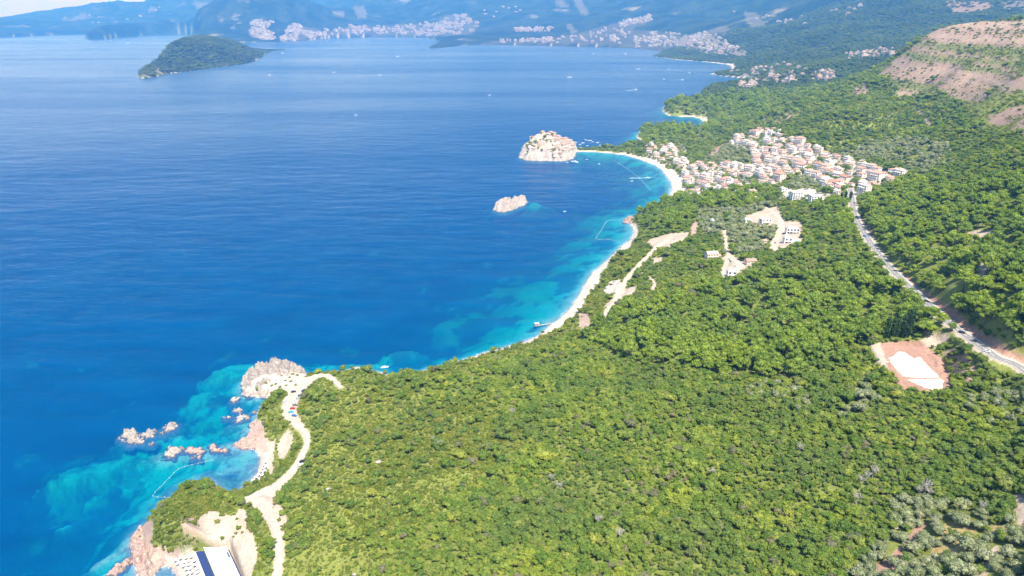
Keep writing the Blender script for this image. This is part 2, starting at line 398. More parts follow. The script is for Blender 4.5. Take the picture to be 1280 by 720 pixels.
class NT:                                    # terse node building
    def __init__(s, nt): s.nt = nt
    def n(s, t, **kw):
        nd = s.nt.nodes.new(t)
        for k, v in kw.items(): setattr(nd, k, v)
        return nd
    def l(s, a, b): s.nt.links.new(a, b)
    def noise(s, vec, scale, detail=3, rough=0.55, out='Fac', dist=0.0):
        nd = s.n("ShaderNodeTexNoise"); nd.inputs['Scale'].default_value = scale; nd.inputs['Detail'].default_value = detail
        nd.inputs['Roughness'].default_value = rough; nd.inputs['Distortion'].default_value = dist
        if vec is not None: s.l(vec, nd.inputs['Vector'])
        return nd.outputs[out]
    def ramp(s, fac, stops):
        nd = s.n("ShaderNodeValToRGB"); cr = nd.color_ramp
        while len(cr.elements) > 1: cr.elements.remove(cr.elements[-1])
        cr.elements[0].position = stops[0][0]; cr.elements[0].color = (*stops[0][1], 1)
        for p, c in stops[1:]:
            e = cr.elements.new(p); e.color = (*c, 1)
        s.l(fac, nd.inputs[0]); return nd.outputs[0]
    def mix(s, fac, a, b, mode='MIX'):
        nd = s.n("ShaderNodeMix", data_type='RGBA', blend_type=mode)
        for v, i in ((fac, 0), (a, 6), (b, 7)):
            if isinstance(v, (int, float)): nd.inputs[i].default_value = v
            elif isinstance(v, tuple): nd.inputs[i].default_value = (*v, 1)
            else: s.l(v, nd.inputs[i])
        return nd.outputs[2]
    def math(s, op, a, b=None, clamp=False):
        nd = s.n("ShaderNodeMath", operation=op, use_clamp=clamp)
        for i, v in enumerate((a, b)):
            if v is None: continue
            if isinstance(v, (int, float)): nd.inputs[i].default_value = v
            else: s.l(v, nd.inputs[i])
        return nd.outputs[0]
    def bump(s, height, strength, dist):
        nd = s.n("ShaderNodeBump"); nd.inputs['Strength'].default_value = strength; nd.inputs['Distance'].default_value = dist
        s.l(height, nd.inputs['Height']); return nd.outputs[0]
    def bsdf(s, color, rough=0.9, normal=None, spec=0.2, metal=0.0):
        nd = s.n("ShaderNodeBsdfPrincipled")
        if isinstance(color, tuple): nd.inputs['Base Color'].default_value = (*color, 1)
        else: s.l(color, nd.inputs['Base Color'])
        nd.inputs['Roughness'].default_value = rough; nd.inputs['Specular IOR Level'].default_value = spec; nd.inputs['Metallic'].default_value = metal
        if normal is not None: s.l(normal, nd.inputs['Normal'])
        return nd.outputs[0]

def simple(name, c, rough=0.8, var=0.12, scale=0.6, spec=0.2, bump=0.0, metal=0.0):
    m, nt, out = mat(name); g = NT(nt)
    pos = g.n("ShaderNodeNewGeometry").outputs['Position']
    f = g.noise(pos, scale, 4)
    lo = tuple(v * (1 - var) for v in c); hi = tuple(min(1, v * (1 + var)) for v in c)
    col = g.ramp(f, [(0.3, lo), (0.7, hi)])
    nrm = g.bump(g.noise(pos, scale * 4, 4), bump, 0.3) if bump else None
    g.l(g.bsdf(col, rough, nrm, spec, metal), out.inputs[0]); return m

def mat_random(name, stops, rough=0.85, spec=0.15, var=0.1, scale=0.4):     # one colour per object, drawn from a ramp
    m, nt, out = mat(name); g = NT(nt)
    rnd = g.n("ShaderNodeObjectInfo").outputs['Random']
    col = g.ramp(rnd, stops)
    pos = g.n("ShaderNodeNewGeometry").outputs['Position']
    f = g.ramp(g.noise(pos, scale, 4), [(0.3, (1 - var,) * 3), (0.7, (1 + var * 0.3,) * 3)])
    g.l(g.bsdf(g.mix(1.0, col, f, 'MULTIPLY'), rough, None, spec), out.inputs[0]); return m

def leaf_mat(name, stops, patch, patch_scale=0.012, trans=0.5, patch_amt=0.55):
    m, nt, out = mat(name); g = NT(nt)
    geo = g.n("ShaderNodeNewGeometry"); pos = geo.outputs['Position']
    rnd = g.n("ShaderNodeObjectInfo").outputs['Random']
    col = g.ramp(rnd, stops)
    pf = g.ramp(g.noise(pos, patch_scale, 3), [(0.42, (0, 0, 0)), (0.62, (1, 1, 1))])
    col = g.mix(g.math('MULTIPLY', pf, patch_amt), col, patch)
    yf = g.ramp(g.noise(pos, patch_scale * 2.3, 4, 0.6), [(0.52, (0, 0, 0)), (0.68, (1, 1, 1))])
    col = g.mix(g.math('MULTIPLY', yf, 0.45), col, g.mix(1.0, col, (1.35, 1.2, 0.75), 'MULTIPLY'))
    isl = g.ramp(geo.outputs['Random Per Island'], [(0, (0.78, 0.78, 0.78)), (1, (1.18, 1.18, 1.1))])
    col = g.mix(1.0, col, isl, 'MULTIPLY')
    d = g.n("ShaderNodeBsdfDiffuse"); g.l(col, d.inputs[0])
    t = g.n("ShaderNodeBsdfTranslucent"); g.l(g.mix(1.0, col, (1.25, 1.3, 0.55), 'MULTIPLY'), t.inputs[0])
    mx = g.n("ShaderNodeMixShader"); mx.inputs[0].default_value = trans
    g.l(d.outputs[0], mx.inputs[1]); g.l(t.outputs[0], mx.inputs[2]); g.l(mx.outputs[0], out.inputs[0]); return m

M = {}
M['oak_leaf'] = leaf_mat('oak_leaf', [(0, (0.125, 0.205, 0.04)), (0.3, (0.185, 0.265, 0.055)), (0.6, (0.24, 0.305, 0.066)), (0.85, (0.30, 0.355, 0.075)), (0.94, (0.36, 0.38, 0.085)), (0.97, (0.20, 0.20, 0.13)), (1, (0.28, 0.25, 0.17))], (0.14, 0.205, 0.07), 0.016)
M['pine_leaf'] = leaf_mat('pine_leaf', [(0, (0.19, 0.27, 0.05)), (0.5, (0.25, 0.33, 0.06)), (1, (0.30, 0.37, 0.07))], (0.16, 0.24, 0.07), 0.012)
M['olive_leaf'] = leaf_mat('olive_leaf', [(0, (0.184, 0.216, 0.120)), (0.5, (0.240, 0.264, 0.160)), (1, (0.296, 0.312, 0.200))], (0.192, 0.240, 0.112), 0.03, 0.25)
M['scrub_leaf'] = leaf_mat('scrub_leaf', [(0, (0.136, 0.184, 0.035)), (0.4, (0.200, 0.248, 0.048)), (0.8, (0.256, 0.288, 0.064)), (1, (0.304, 0.280, 0.104))], (0.160, 0.216, 0.048), 0.02)
M['cypress_leaf'] = leaf_mat('cypress_leaf', [(0, (0.03, 0.058, 0.022)), (1, (0.045, 0.08, 0.028))], (0.035, 0.06, 0.025), 0.02, 0.1)
M['far_leaf'] = leaf_mat('far_leaf', [(0, (0.085, 0.125, 0.038)), (0.5, (0.12, 0.165, 0.048)), (1, (0.15, 0.19, 0.055))], (0.07, 0.10, 0.04), 0.0035, 0.35)
M['bark'] = simple('bark', (0.13, 0.10, 0.075), 0.95, 0.3, 2.0)
M['dry_wood'] = simple('dry_wood', (0.30, 0.28, 0.27), 0.95, 0.2, 2.0)

# ------------------------------------------------------------------ mesh helpers
def link_mesh(name, verts, faces, material, parent=None, smooth=False, mats=None, midx=None):
    me = bpy.data.meshes.new(name)
    me.from_pydata([tuple(map(float, v)) for v in verts], [], [tuple(map(int, f)) for f in faces])
    for m_ in (mats or [material]): me.materials.append(m_)
    if midx is not None: me.polygons.foreach_set('material_index', np.array(midx, np.int32))
    if smooth: me.polygons.foreach_set('use_smooth', np.ones(len(me.polygons), bool))
    me.update()
    o = bpy.data.objects.new(name, me)
    COL.objects.link(o)
    if parent is not None: o.parent = parent
    return o

def tag(o, label=None, cat=None, group=None, kind=None):
    if label: o['label'] = label
    if cat: o['category'] = cat
    if group: o['group'] = group
    if kind: o['kind'] = kind
    return o

def thing(name, label, cat, loc=(0, 0, 0), rz=0.0, group=None):
    o = bpy.data.objects.new(name, None); COL.objects.link(o)
    o.location = loc; o.rotation_euler = (0, 0, rz); o.empty_display_size = 0.5
    return tag(o, label, cat, group)

def copy_tree(o, parent=None):
    c = o.copy(); COL.objects.link(c); c.parent = parent
    for ch in o.children: copy_tree(ch, c)
    return c

class MB:                                    # collects boxes, prisms and tubes into one mesh
    def __init__(s): s.v = []; s.f = []; s.m = []
    def add(s, v, f, m=0):
        b = len(s.v); s.v += [tuple(p) for p in v]; s.f += [tuple(i + b for i in q) for q in f]; s.m += [m] * len(f); return s
    def box(s, x0, x1, y0, y1, z0, z1, m=0):
        return s.add([(x0, y0, z0), (x1, y0, z0), (x1, y1, z0), (x0, y1, z0), (x0, y0, z1), (x1, y0, z1), (x1, y1, z1), (x0, y1, z1)],
                     [(0, 3, 2, 1), (4, 5, 6, 7), (0, 1, 5, 4), (1, 2, 6, 5), (2, 3, 7, 6), (3, 0, 4, 7)], m)
    def prism(s, poly, z0, z1, m=0):
        n = len(poly)
        return s.add([(x, y, z0) for x, y in poly] + [(x, y, z1) for x, y in poly],
                     [tuple(range(n - 1, -1, -1)), tuple(range(n, 2 * n))] + [(i, (i + 1) % n, n + (i + 1) % n, n + i) for i in range(n)], m)
    def tube(s, a, b, r0, r1, seg=6, m=0):
        a = Vector(a); b = Vector(b); d = (b - a).normalized()
        u = d.orthogonal().normalized(); w = d.cross(u)
        v = []
        for p, r in ((a, r0), (b, r1)):
            for k in range(seg):
                t = 2 * math.pi * k / seg; v.append(p + r * (math.cos(t) * u + math.sin(t) * w))
        return s.add(v, [(k, (k + 1) % seg, seg + (k + 1) % seg, seg + k) for k in range(seg)] + [tuple(range(seg - 1, -1, -1)), tuple(range(seg, 2 * seg))], m)
    def lathe(s, prof, seg=10, m=0, c=(0, 0)):
        v = []
        for r, z in prof:
            for k in range(seg):
                t = 2 * math.pi * k / seg; v.append((c[0] + r * math.cos(t), c[1] + r * math.sin(t), z))
        f = []
        for i in range(len(prof) - 1):
            for k in range(seg): f.append((i * seg + k, i * seg + (k + 1) % seg, (i + 1) * seg + (k + 1) % seg, (i + 1) * seg + k))
        return s.add(v, f, m)
    def build(s, name, material, parent=None, smooth=False, mats=None):
        return link_mesh(name, s.v, s.f, material, parent, smooth, mats, s.m if mats else None)

# ------------------------------------------------------------------ ground cover, surveyed as outlines: what grows or lies where
BEACH = [(225, 715, 14), (240, 740, 14), (195, 710, 0), (330, 592, 9), (326, 575, 9), (312, 603, 7), (300, 614, 1), (322, 562, 2), (315, 535, 0), (335, 500, 0), (345, 462, 0), (400, 468, 0), (440, 461, 3.5), (455, 462, 4), (500, 470, 3), (560, 455, 4.5),
         (600, 444, 6), (660, 425, 9), (690, 404, 15), (715, 380, 16), (733, 352, 15), (760, 322, 13), (785, 300, 14), (792, 288, 12), (788, 276, 0), (815, 260, 0), (834, 250, 12), (840, 237, 24), (836, 222, 25), (815, 204, 20), (780, 193, 15), (740, 190, 14), (740, 186, 12),
         (787, 180, 8), (797, 168, 4), (801, 161, 0), (830, 156, 0), (860, 158, 0), (882, 154, 30), (874, 148.5, 22), (850, 146, 10), (830, 139, 12), (840, 128, 4), (872, 124, 3), (878, 116, 12), (895, 105, 3), (935, 104, 12), (935, 99, 18), (890, 92, 18), (912, 85, 30), (890, 78.5, 60), (850, 75.5, 45),
         (820, 70, 25), (826, 64, 30), (790, 60.5, 40), (740, 58.5, 40), (680, 57, 45), (620, 56, 45), (570, 58, 25), (540, 60, 22), (545, 50, 10), (500, 47, 30), (430, 47, 20), (375, 51, 12), (300, 53, 15), (243, 44, 0), (215, 43.3, 0), (185, 44, 0), (130, 49, 0),
         (110, 48, 4), (90, 43, 4), (30, 46, 6), (160, 46, 0), (120, 44, 0), (172, 97, 26), (190, 97, 26), (220, 91, 24), (250, 87, 14), (280, 83.5, 18), (310, 79, 10), (330, 66, 16), (350, 61, 30), (230, 74, 20), (240, 66, 14), (290, 58, 8)]
bp = np.array(BEACH, float); bx_, by_ = at_z(bp[:, 0], bp[:, 1], 0.0); bu, bl = bx_ / by_, np.log(by_)
def beach_width(u, l):
    num = 0; den = 0
    for i in range(len(bu)):
        w = 1.0 / ((u - bu[i]) ** 2 + (l - bl[i]) ** 2 + 2e-5) ** 2
        num = num + w * bp[i, 2]; den = den + w
    return num / den

FLOOR = (0.15, 0.175, 0.045); SAND = (0.40, 0.36, 0.322); WHITE_ROCK = (0.42, 0.37, 0.32); PINK = (0.33, 0.245, 0.205); RED = (0.29, 0.175, 0.135); TAN = (0.36, 0.30, 0.245)
DRY = (0.29, 0.235, 0.10); BARE = (0.235, 0.170, 0.128); TOWN = (0.31, 0.28, 0.24); GRAVEL = (0.46, 0.42, 0.365); GREYROCK = (0.15, 0.14, 0.125); MEADOW = (0.175, 0.195, 0.045); PEBBLE = (0.37, 0.315, 0.275)
# (colour, roughening of the edge in px, nearest Y, farthest Y, plants allowed 0..1, outline)
COVER = [
    (MEADOW, 10, 200, 700, 1.0, [(352, 720), (355, 660), (372, 600), (390, 560), (400, 500), (440, 485), (520, 480), (600, 500), (620, 560), (590, 620), (520, 660), (470, 720)]),
    (DRY, 9, 150, 420, .5, [(1184, 650), (1206, 644), (1226, 660), (1214, 684), (1184, 704), (1160, 712), (1164, 690)]),
    (RED, 4, 150, 420, .12, [(1080, 722), (1095, 705), (1108, 700), (1125, 684), (1142, 660), (1152, 650), (1158, 655), (1148, 668), (1135, 690), (1120, 712), (1110, 724)]),
    (TAN, 3, 200, 420, .0, [(1236, 690), (1244, 682), (1250, 685), (1240, 706), (1232, 722), (1222, 722)]),
    (TAN, 3, 200, 420, .05, [(1262, 620), (1280, 615), (1300, 640), (1290, 668), (1272, 655), (1264, 640)]),
    (DRY, 4, 200, 420, .2, [(1232, 656), (1280, 656), (1290, 664), (1236, 664)]),
    (RED, 3, 300, 600, .0, PAD), (TAN, 3, 300, 600, .0, YARD), (TAN, 3, 300, 600, 0, [(1084, 432), (1100, 428), (1110, 462), (1104, 466), (1092, 450)]),
    (BARE, 4, 300, 600, .55, [(1180, 440), (1200, 432), (1220, 462), (1214, 482), (1196, 476)]),
    (TAN, 2, 300, 600, .0, [(1190, 416), (1208, 424), (1245, 448), (1235, 452), (1206, 436)]),
    (RED, 4, 300, 900, .0, [(1128, 342), (1160, 366), (1190, 385), (1225, 412), (1262, 436), (1290, 450), (1290, 466), (1250, 444), (1215, 420), (1185, 396), (1150, 368), (1122, 340)]),
    (BARE, 3, 400, 1100, .0, [(1072, 266), (1082, 278), (1096, 302), (1092, 306), (1080, 290)]),
    (TAN, 3, 350, 900, .0, [(1208, 291), (1225, 287), (1243, 290), (1248, 298), (1235, 304), (1216, 300)]),
    (TAN, 3, 350, 900, .1, [(1236, 304), (1260, 302), (1262, 310), (1244, 318), (1234, 312)]),
    (TAN, 3, 350, 900, .0, [(1226, 325), (1233, 318), (1235, 335), (1226, 356), (1214, 354), (1222, 342)]),
    # dirt banks above the far beach
    (TAN, 3, 500, 1000, .0, [(806, 304), (818, 297), (838, 292), (860, 290), (861, 298), (840, 310), (825, 312), (812, 308)]),
    (PINK, 3, 500, 1000, .0, [(862, 280), (873, 277), (872, 294), (864, 296)]),
    (TAN, 3, 400, 900, .0, [(812, 322), (832, 321), (826, 330), (815, 330)]),
    (TAN, 3, 400, 800, .0, [(770, 363), (797, 357), (795, 366), (775, 378), (760, 388), (756, 382), (766, 374)]),
    (SAND, 2, 400, 800, .0, [(755, 364), (764, 352), (776, 350), (776, 362), (762, 370)]),
    (PINK, 3, 400, 800, .05, [(722, 392), (734, 390), (738, 406), (728, 414), (722, 408)]),
    (TAN, 3, 400, 1000, .0, [(900, 322), (914, 318), (926, 326), (938, 326), (948, 334), (930, 338), (920, 346), (904, 348), (906, 336)]),
    (TAN, 3, 500, 1100, .0, [(926, 270), (972, 258), (978, 276), (1002, 278), (1003, 300), (984, 312), (964, 316), (966, 300), (972, 284), (940, 282)]),
    (SAND, 2, 800, 1300, .1, [(975, 250), (1036, 250), (1040, 240), (1020, 236), (980, 236)]),
    # village
    (TOWN, 4, 850, 1900, .45, [(843, 248), (846, 232), (852, 215), (868, 205), (882, 206), (900, 206), (915, 208), (940, 202), (938, 186), (905, 182), (920, 172), (950, 163), (968, 162), (985, 172), (1020, 185), (1060, 198), (1100, 210), (1132, 216), (1124, 228), (1095, 236), (1078, 246), (1036, 246), (1010, 226), (985, 224), (962, 237), (940, 234), (905, 241), (870, 252)]),
    (TOWN, 3, 1300, 2200, .5, [(800, 176), (815, 180), (850, 178), (862, 186), (850, 200), (868, 210), (858, 216), (832, 206), (806, 194)]),
    (TAN, 2, 1300, 2500, .1, [(862, 163), (882, 163), (882, 168), (868, 170)]),
    (BARE, 2, 1200, 1900, .1, [(885, 196), (897, 182), (915, 176), (916, 180), (902, 186), (890, 199)]),
    # the bare hill and its rocky streaks
    (BARE, 7, 700, 2300, .42, [(1098, 92), (1118, 74), (1135, 62), (1165, 38), (1195, 26), (1340, 22), (1340, 112), (1270, 112), (1235, 124), (1225, 131), (1205, 126), (1185, 116), (1165, 116), (1140, 122), (1128, 121), (1120, 106)]),
    (BARE, 5, 700, 1600, .25, [(1236, 146), (1262, 134), (1300, 128), (1300, 168), (1270, 174), (1255, 160), (1235, 158)]),
    (BARE, 3, 1000, 2000, .3, [(1060, 108), (1082, 104), (1085, 116), (1066, 120)]),
    (BARE, 3, 1000, 1800, .3, [(1136, 122), (1142, 122), (1168, 162), (1162, 164)]),
    (BARE, 4, 1000, 2100, .4, [(970, 150), (985, 142), (1000, 146), (990, 162), (972, 162)]),
    (MEADOW, 5, 700, 2000, .6, [(1020, 178), (1060, 172), (1064, 186), (1030, 184)]),
    # towns and quarries far off
    (TOWN, 3, 2500, 4800, .6, [(908, 98), (912, 88), (930, 84), (955, 80), (985, 78), (1010, 84), (1004, 98), (985, 106), (950, 104)]),
    (TOWN, 3, 5500, 9500, .82, [(600, 57), (600, 52), (650, 50), (700, 47), (730, 40), (770, 28), (812, 20), (816, 28), (790, 36), (830, 40), (852, 44), (852, 56), (828, 64), (740, 59)]),
    (GREYROCK, 3, 5000, 9000, .2, [(845, 56), (855, 44), (882, 40), (895, 48), (930, 62), (938, 72), (905, 70), (870, 64)]),
    (TOWN, 3, 9000, 13000, .82, [(350, 53), (360, 32), (372, 30), (400, 38), (460, 32), (520, 30), (545, 27), (560, 18), (585, 18), (600, 28), (590, 44), (530, 46), (450, 47)]),
    (TOWN, 3, 8500, 11500, .82, [(312, 46), (313, 28), (325, 24), (340, 28), (332, 36), (345, 50), (330, 50)]),
    (GREYROCK, 3, 8000, 17000, .1, [(414, 16), (430, 14), (430, 21), (420, 20)]), (GREYROCK, 3, 8000, 17000, .3, [(440, 8), (456, 8), (458, 22), (448, 24)]),
    (GREYROCK, 4, 12000, 19000, .2, [(75, 25), (100, 19), (118, 20), (105, 26)]), (GREYROCK, 4, 12000, 19000, .3, [(240, 4), (268, 1), (270, 12), (250, 12)]), (GREYROCK, 4, 12000, 19000, .3, [(178, 11), (194, 10), (194, 13), (178, 13)]),
    (GREYROCK, 4, 6000, 14000, .3, [(930, 14), (945, 16), (958, 32), (940, 36), (934, 26)]), (GREYROCK, 4, 6000, 14000, .4, [(882, 40), (905, 32), (920, 42), (895, 44)]),
    (BARE, 5, 3500, 8000, .35, [(1180, 2), (1215, -4), (1240, 4), (1238, 12), (1190, 18)]), (GREYROCK, 5, 3500, 8000, .3, [(1250, 2), (1290, -2), (1290, 12), (1256, 12)]),
    (GREYROCK, 5, 7000, 16000, .3, [(690, 0), (700, -2), (712, 8), (702, 10)]), (GREYROCK, 6, 7000, 16000, .4, [(712, -4), (725, -2), (738, 18), (730, 20)]), (GREYROCK, 3, 7000, 12000, .2, [(708, 30), (714, 28), (722, 40), (714, 42)]),
    # the cove
    (WHITE_ROCK, 2, 300, 700, .03, [(300, 500), (296, 488), (305, 466), (340, 456), (390, 462), (384, 472), (368, 482), (362, 490), (345, 488), (337, 498), (320, 500)]),
    (PINK, 3, 250, 420, .03, [(158, 724), (156, 688), (166, 652), (192, 650), (189, 676), (193, 684), (232, 686), (216, 704), (200, 712), (190, 735)]),
    (PINK, 3, 300, 520, .02, [(288, 564), (286, 552), (306, 546), (310, 530), (322, 524), (330, 528), (332, 540), (338, 556), (336, 570), (322, 566)]),
    (TAN, 3, 300, 520, .06, [(352, 545), (362, 535), (366, 545), (364, 560), (356, 574), (348, 572), (346, 556)]),
    (TAN, 3, 300, 520, .1, [(336, 552), (345, 548), (340, 590), (336, 596), (333, 570)]),
    (TAN, 3, 200, 420, .03, [(248, 648), (262, 636), (272, 640), (290, 646), (300, 634), (309, 640), (311, 660), (318, 668), (322, 690), (314, 722), (330, 760), (296, 800), (285, 700), (254, 680), (247, 664)]),
    (PINK, 3, 200, 420, .15, [(224, 652), (240, 644), (250, 652), (248, 664), (232, 668)]),
    (TAN, 2, 200, 420, .25, [(338, 626), (352, 632), (358, 650), (356, 680), (352, 684), (349, 660)]),
    (SAND, 2, 200, 420, .0, [(213, 708), (226, 692), (245, 690), (262, 722), (262, 780), (228, 740)]),
    (GRAVEL, 2, 200, 520, .0, [(296, 628), (312, 618), (338, 606), (346, 612), (336, 630), (340, 645), (324, 636)]),
]
px_, py_ = project(GX, GY, np.maximum(GZ, 0))
jit = np.stack([fbm(GX / (0.02 * GY), GY / (0.03 * GY) + 3.3 * np.log(GY) * 10, 3, 61), fbm(GX / (0.02 * GY) + 50, np.log(GY) * 40, 3, 67)])
GC = np.empty((NR, NC, 3)); GC[:] = FLOOR
GP = np.ones((NR, NC))                       # share of the ground on which plants grow
land = GD > 0
for colr, rough, y0, y1, plants, poly in COVER:
    m = inside(px_ + jit[0] * rough, py_ + jit[1] * rough * 0.6, poly) & (GY > y0) & (GY < y1) & land
    GC[m] = colr; GP[m] = max(plants, .55) if colr == GREYROCK and y0 > 5500 else plants
bandn = fbm(GX / 160, GZ / 11 + GX / 500, 3, 131)
hill = land & (np.abs(GC - np.array(BARE)).sum(-1) < 1e-6) & (GY > 700) & (GY < 2400)
g_ = hill & (bandn > 0.30); GC[g_] = (0.13, 0.145, 0.05); GP[g_] = 0.75
r_ = hill & (bandn < -0.12); GC[r_] = (0.26, 0.195, 0.15); GP[r_] = 0.12
bw = beach_width(GU, GL) * np.clip(0.85 + np.where(GY < 1000, 0.9, 0.35) * jit[0], 0.2, 2) * np.where((GY > 3500) & (GU < -0.12), 0.5, 1.0)
bm = land & (GD < bw) & (GY < 5700) & (GZ < np.where(GY < 430, 3.4, np.where((GY > 3500) & (GU > -0.12), 14.0, 2.5 + 0.16 * bw)))
far_white = np.clip((GY - 440) / 160, 0, 1)[..., None]
bc = np.array(PEBBLE) * (1 - far_white) + np.array(SAND) * far_white
wet = np.clip(GD / np.maximum(bw * 0.18, 0.6), 0, 1)[..., None]
GC = np.where(bm[..., None], bc * (0.72 + 0.28 * wet), GC); GP[bm] = 0
gx_s = np.gradient(GZ, axis=1) / np.maximum(np.gradient(GX, axis=1), .01); gy_s = np.gradient(GZ, axis=0) / np.maximum(np.gradient(GY, axis=0), .01)
steep = (np.hypot(gx_s, gy_s) > 1.1) & land & (GD < 4.5) & (GY < 700) & (GU < 0) & ~bm
GC[steep] = PINK; GP[steep] *= 0.5
GP[land & (GD < np.clip(GY * 0.003, 1.0, 6))] = 0
for nm, ln in ROADS.items():
    r0, r1 = np.searchsorted(YR, ln[:, 1].min() - 15), np.searchsorted(YR, ln[:, 1].max() + 15)
    d, wh = seg_dist(GX[r0:r1], GY[r0:r1], ln[::2])
    wr = np.interp(np.clip(wh * 2, 0, len(ln) - 1), np.arange(len(ln)), ln[:, 3])
    k = d < wr * 0.5 + (1.8 if nm == 'highway' else 0.9)
    GP[r0:r1][k] = 0
    k2 = (d < wr * 0.5 + (1.6 if nm == 'highway' else 0.8) + 0.8 * jit[0][r0:r1])
    GC[r0:r1][k2] = TAN
# sea floor: pale sand, dark weed meadows, brown reef near the shore
s1 = fbm(GX / 34, GY / 34, 4, 101); s2 = fbm(GX / 9, GY / 9, 3, 107)
weed = np.clip((s1 + 0.45 * s2 + 0.02 + 0.5 * np.clip((-GZ - 12) / 14, 0, 1.6)) * 4, 0, 1) * np.clip((-GD - 5) / 8, 0, 1)
s3 = fbm(GX / 3.2, GY / 3.2, 3, 113)
rocky = np.clip((s2 + 0.6 * s3 + 0.12) * 4, 0, 1) * np.clip((GU + 0.15) / -0.1, 0, 1) * np.clip((GY - 900) / -300, 0, 1)
sc = np.array((0.40, 0.385, 0.30)) + np.zeros((NR, NC, 1))
sc = sc * (1 - 0.75 * rocky[..., None]) + 0.75 * rocky[..., None] * np.array((0.20, 0.16, 0.12))
sc = sc * (1 - 0.82 * weed[..., None]) + 0.82 * weed[..., None] * np.array((0.03, 0.06, 0.06))
GC = np.where((~land)[..., None], np.where((GY > 3500)[..., None], np.array((0.10, 0.11, 0.07)), sc), GC)

# ------------------------------------------------------------------ ground mesh
def ground_material():
    m, nt, out = mat('ground'); g = NT(nt)
    at = g.n("ShaderNodeAttribute", attribute_name='ground_colour'); col = at.outputs['Color']
    geo = g.n("ShaderNodeNewGeometry"); pos = geo.outputs['Position']
    wood = g.n("ShaderNodeAttribute", attribute_name='wooded').outputs['Fac']
    fine = g.noise(pos, 0.55, 5, 0.65); mid = g.noise(pos, 0.06, 4, 0.6); big = g.noise(pos, 0.0035, 5, 0.62)
    var = g.ramp(fine, [(0.25, (0.66, 0.66, 0.66)), (0.75, (1.22, 1.22, 1.22))])
    var2 = g.ramp(mid, [(0.3, (0.82, 0.80, 0.80)), (0.7, (1.12, 1.12, 1.10))])
    base = g.mix(1.0, g.mix(1.0, col, var, 'MULTIPLY'), var2, 'MULTIPLY')
    # far woods seen as a mottled coat of crowns with paler clearings
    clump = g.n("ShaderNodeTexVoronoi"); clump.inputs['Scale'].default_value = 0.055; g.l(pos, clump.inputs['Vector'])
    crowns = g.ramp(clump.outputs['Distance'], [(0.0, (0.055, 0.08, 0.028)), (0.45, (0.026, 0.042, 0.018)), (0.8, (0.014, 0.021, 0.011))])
    woods = g.mix(g.ramp(big, [(0.42, (0, 0, 0)), (0.58, (1, 1, 1))]), crowns, g.mix(1.0, crowns, (0.45, 0.55, 0.6), 'MULTIPLY'))  # darker patches stand in for relief shading that the frontal sun leaves weak
    clear = g.ramp(g.noise(pos, 0.0022, 7, 0.68), [(0.60, (0, 0, 0)), (0.68, (1, 1, 1))])
    woods = g.mix(g.math('MULTIPLY', clear, 0.75), woods, (0.17, 0.16, 0.12))
    colr = g.mix(wood, base, woods)
    hgt = g.math('ADD', g.math('MULTIPLY', fine, 0.6), g.math('MULTIPLY', mid, 1.5))
    nrm = g.bump(hgt, 0.55, 1.2)
    g.l(g.bsdf(colr, 0.95, nrm, 0.1), out.inputs[0]); return m
M['ground'] = ground_material()
idx = np.arange(NR * NC).reshape(NR, NC)
quads = np.stack([idx[:-1, :-1], idx[:-1, 1:], idx[1:, 1:], idx[1:, :-1]], -1).reshape(-1, 4)
zq = GZ.reshape(-1)[quads]
quads = quads[zq.max(1) > -33]
used = np.zeros(NR * NC, bool); used[quads.reshape(-1)] = True
remap = np.cumsum(used) - 1
quads = remap[quads]
V = np.stack([GX, GY, GZ], -1).reshape(-1, 3)[used]
me = bpy.data.meshes.new('terrain')
me.vertices.add(len(V)); me.vertices.foreach_set('co', V.astype(np.float32).reshape(-1))
me.loops.add(len(quads) * 4); me.loops.foreach_set('vertex_index', quads.astype(np.int32).reshape(-1))
me.polygons.add(len(quads)); me.polygons.foreach_set('loop_start', np.arange(0, len(quads) * 4, 4, dtype=np.int32))
me.polygons.foreach_set('use_smooth', np.ones(len(quads), bool))
me.update(calc_edges=True)
ca = me.attributes.new('ground_colour', 'FLOAT_COLOR', 'POINT')
ca.data.foreach_set('color', np.concatenate([GC.reshape(-1, 3)[used], np.ones((used.sum(), 1))], 1).astype(np.float32).reshape(-1))
wood = np.clip((GY - 2300) / 900, 0, 1) * np.where(land, np.clip(GP * 1.3 - 0.2, 0, 1), 1.0)
wa = me.attributes.new('wooded', 'FLOAT', 'POINT'); wa.data.foreach_set('value', wood.reshape(-1)[used].astype(np.float32))
me.materials.append(M['ground'])
terrain = bpy.data.objects.new('terrain', me); COL.objects.link(terrain); tag(terrain, kind='structure')

# deep sea floor and the sea
M['deep'] = simple('deep_floor', (0.05, 0.06, 0.07), 0.95, 0.2, 0.01)
b = MB(); R = 90000
b.add([(-R, -R, -33.5), (R, -R, -33.5), (R, R, -33.5), (-R, R, -33.5)], [(0, 1, 2, 3)])
tag(b.build('sea_floor', M['deep']), kind='structure')

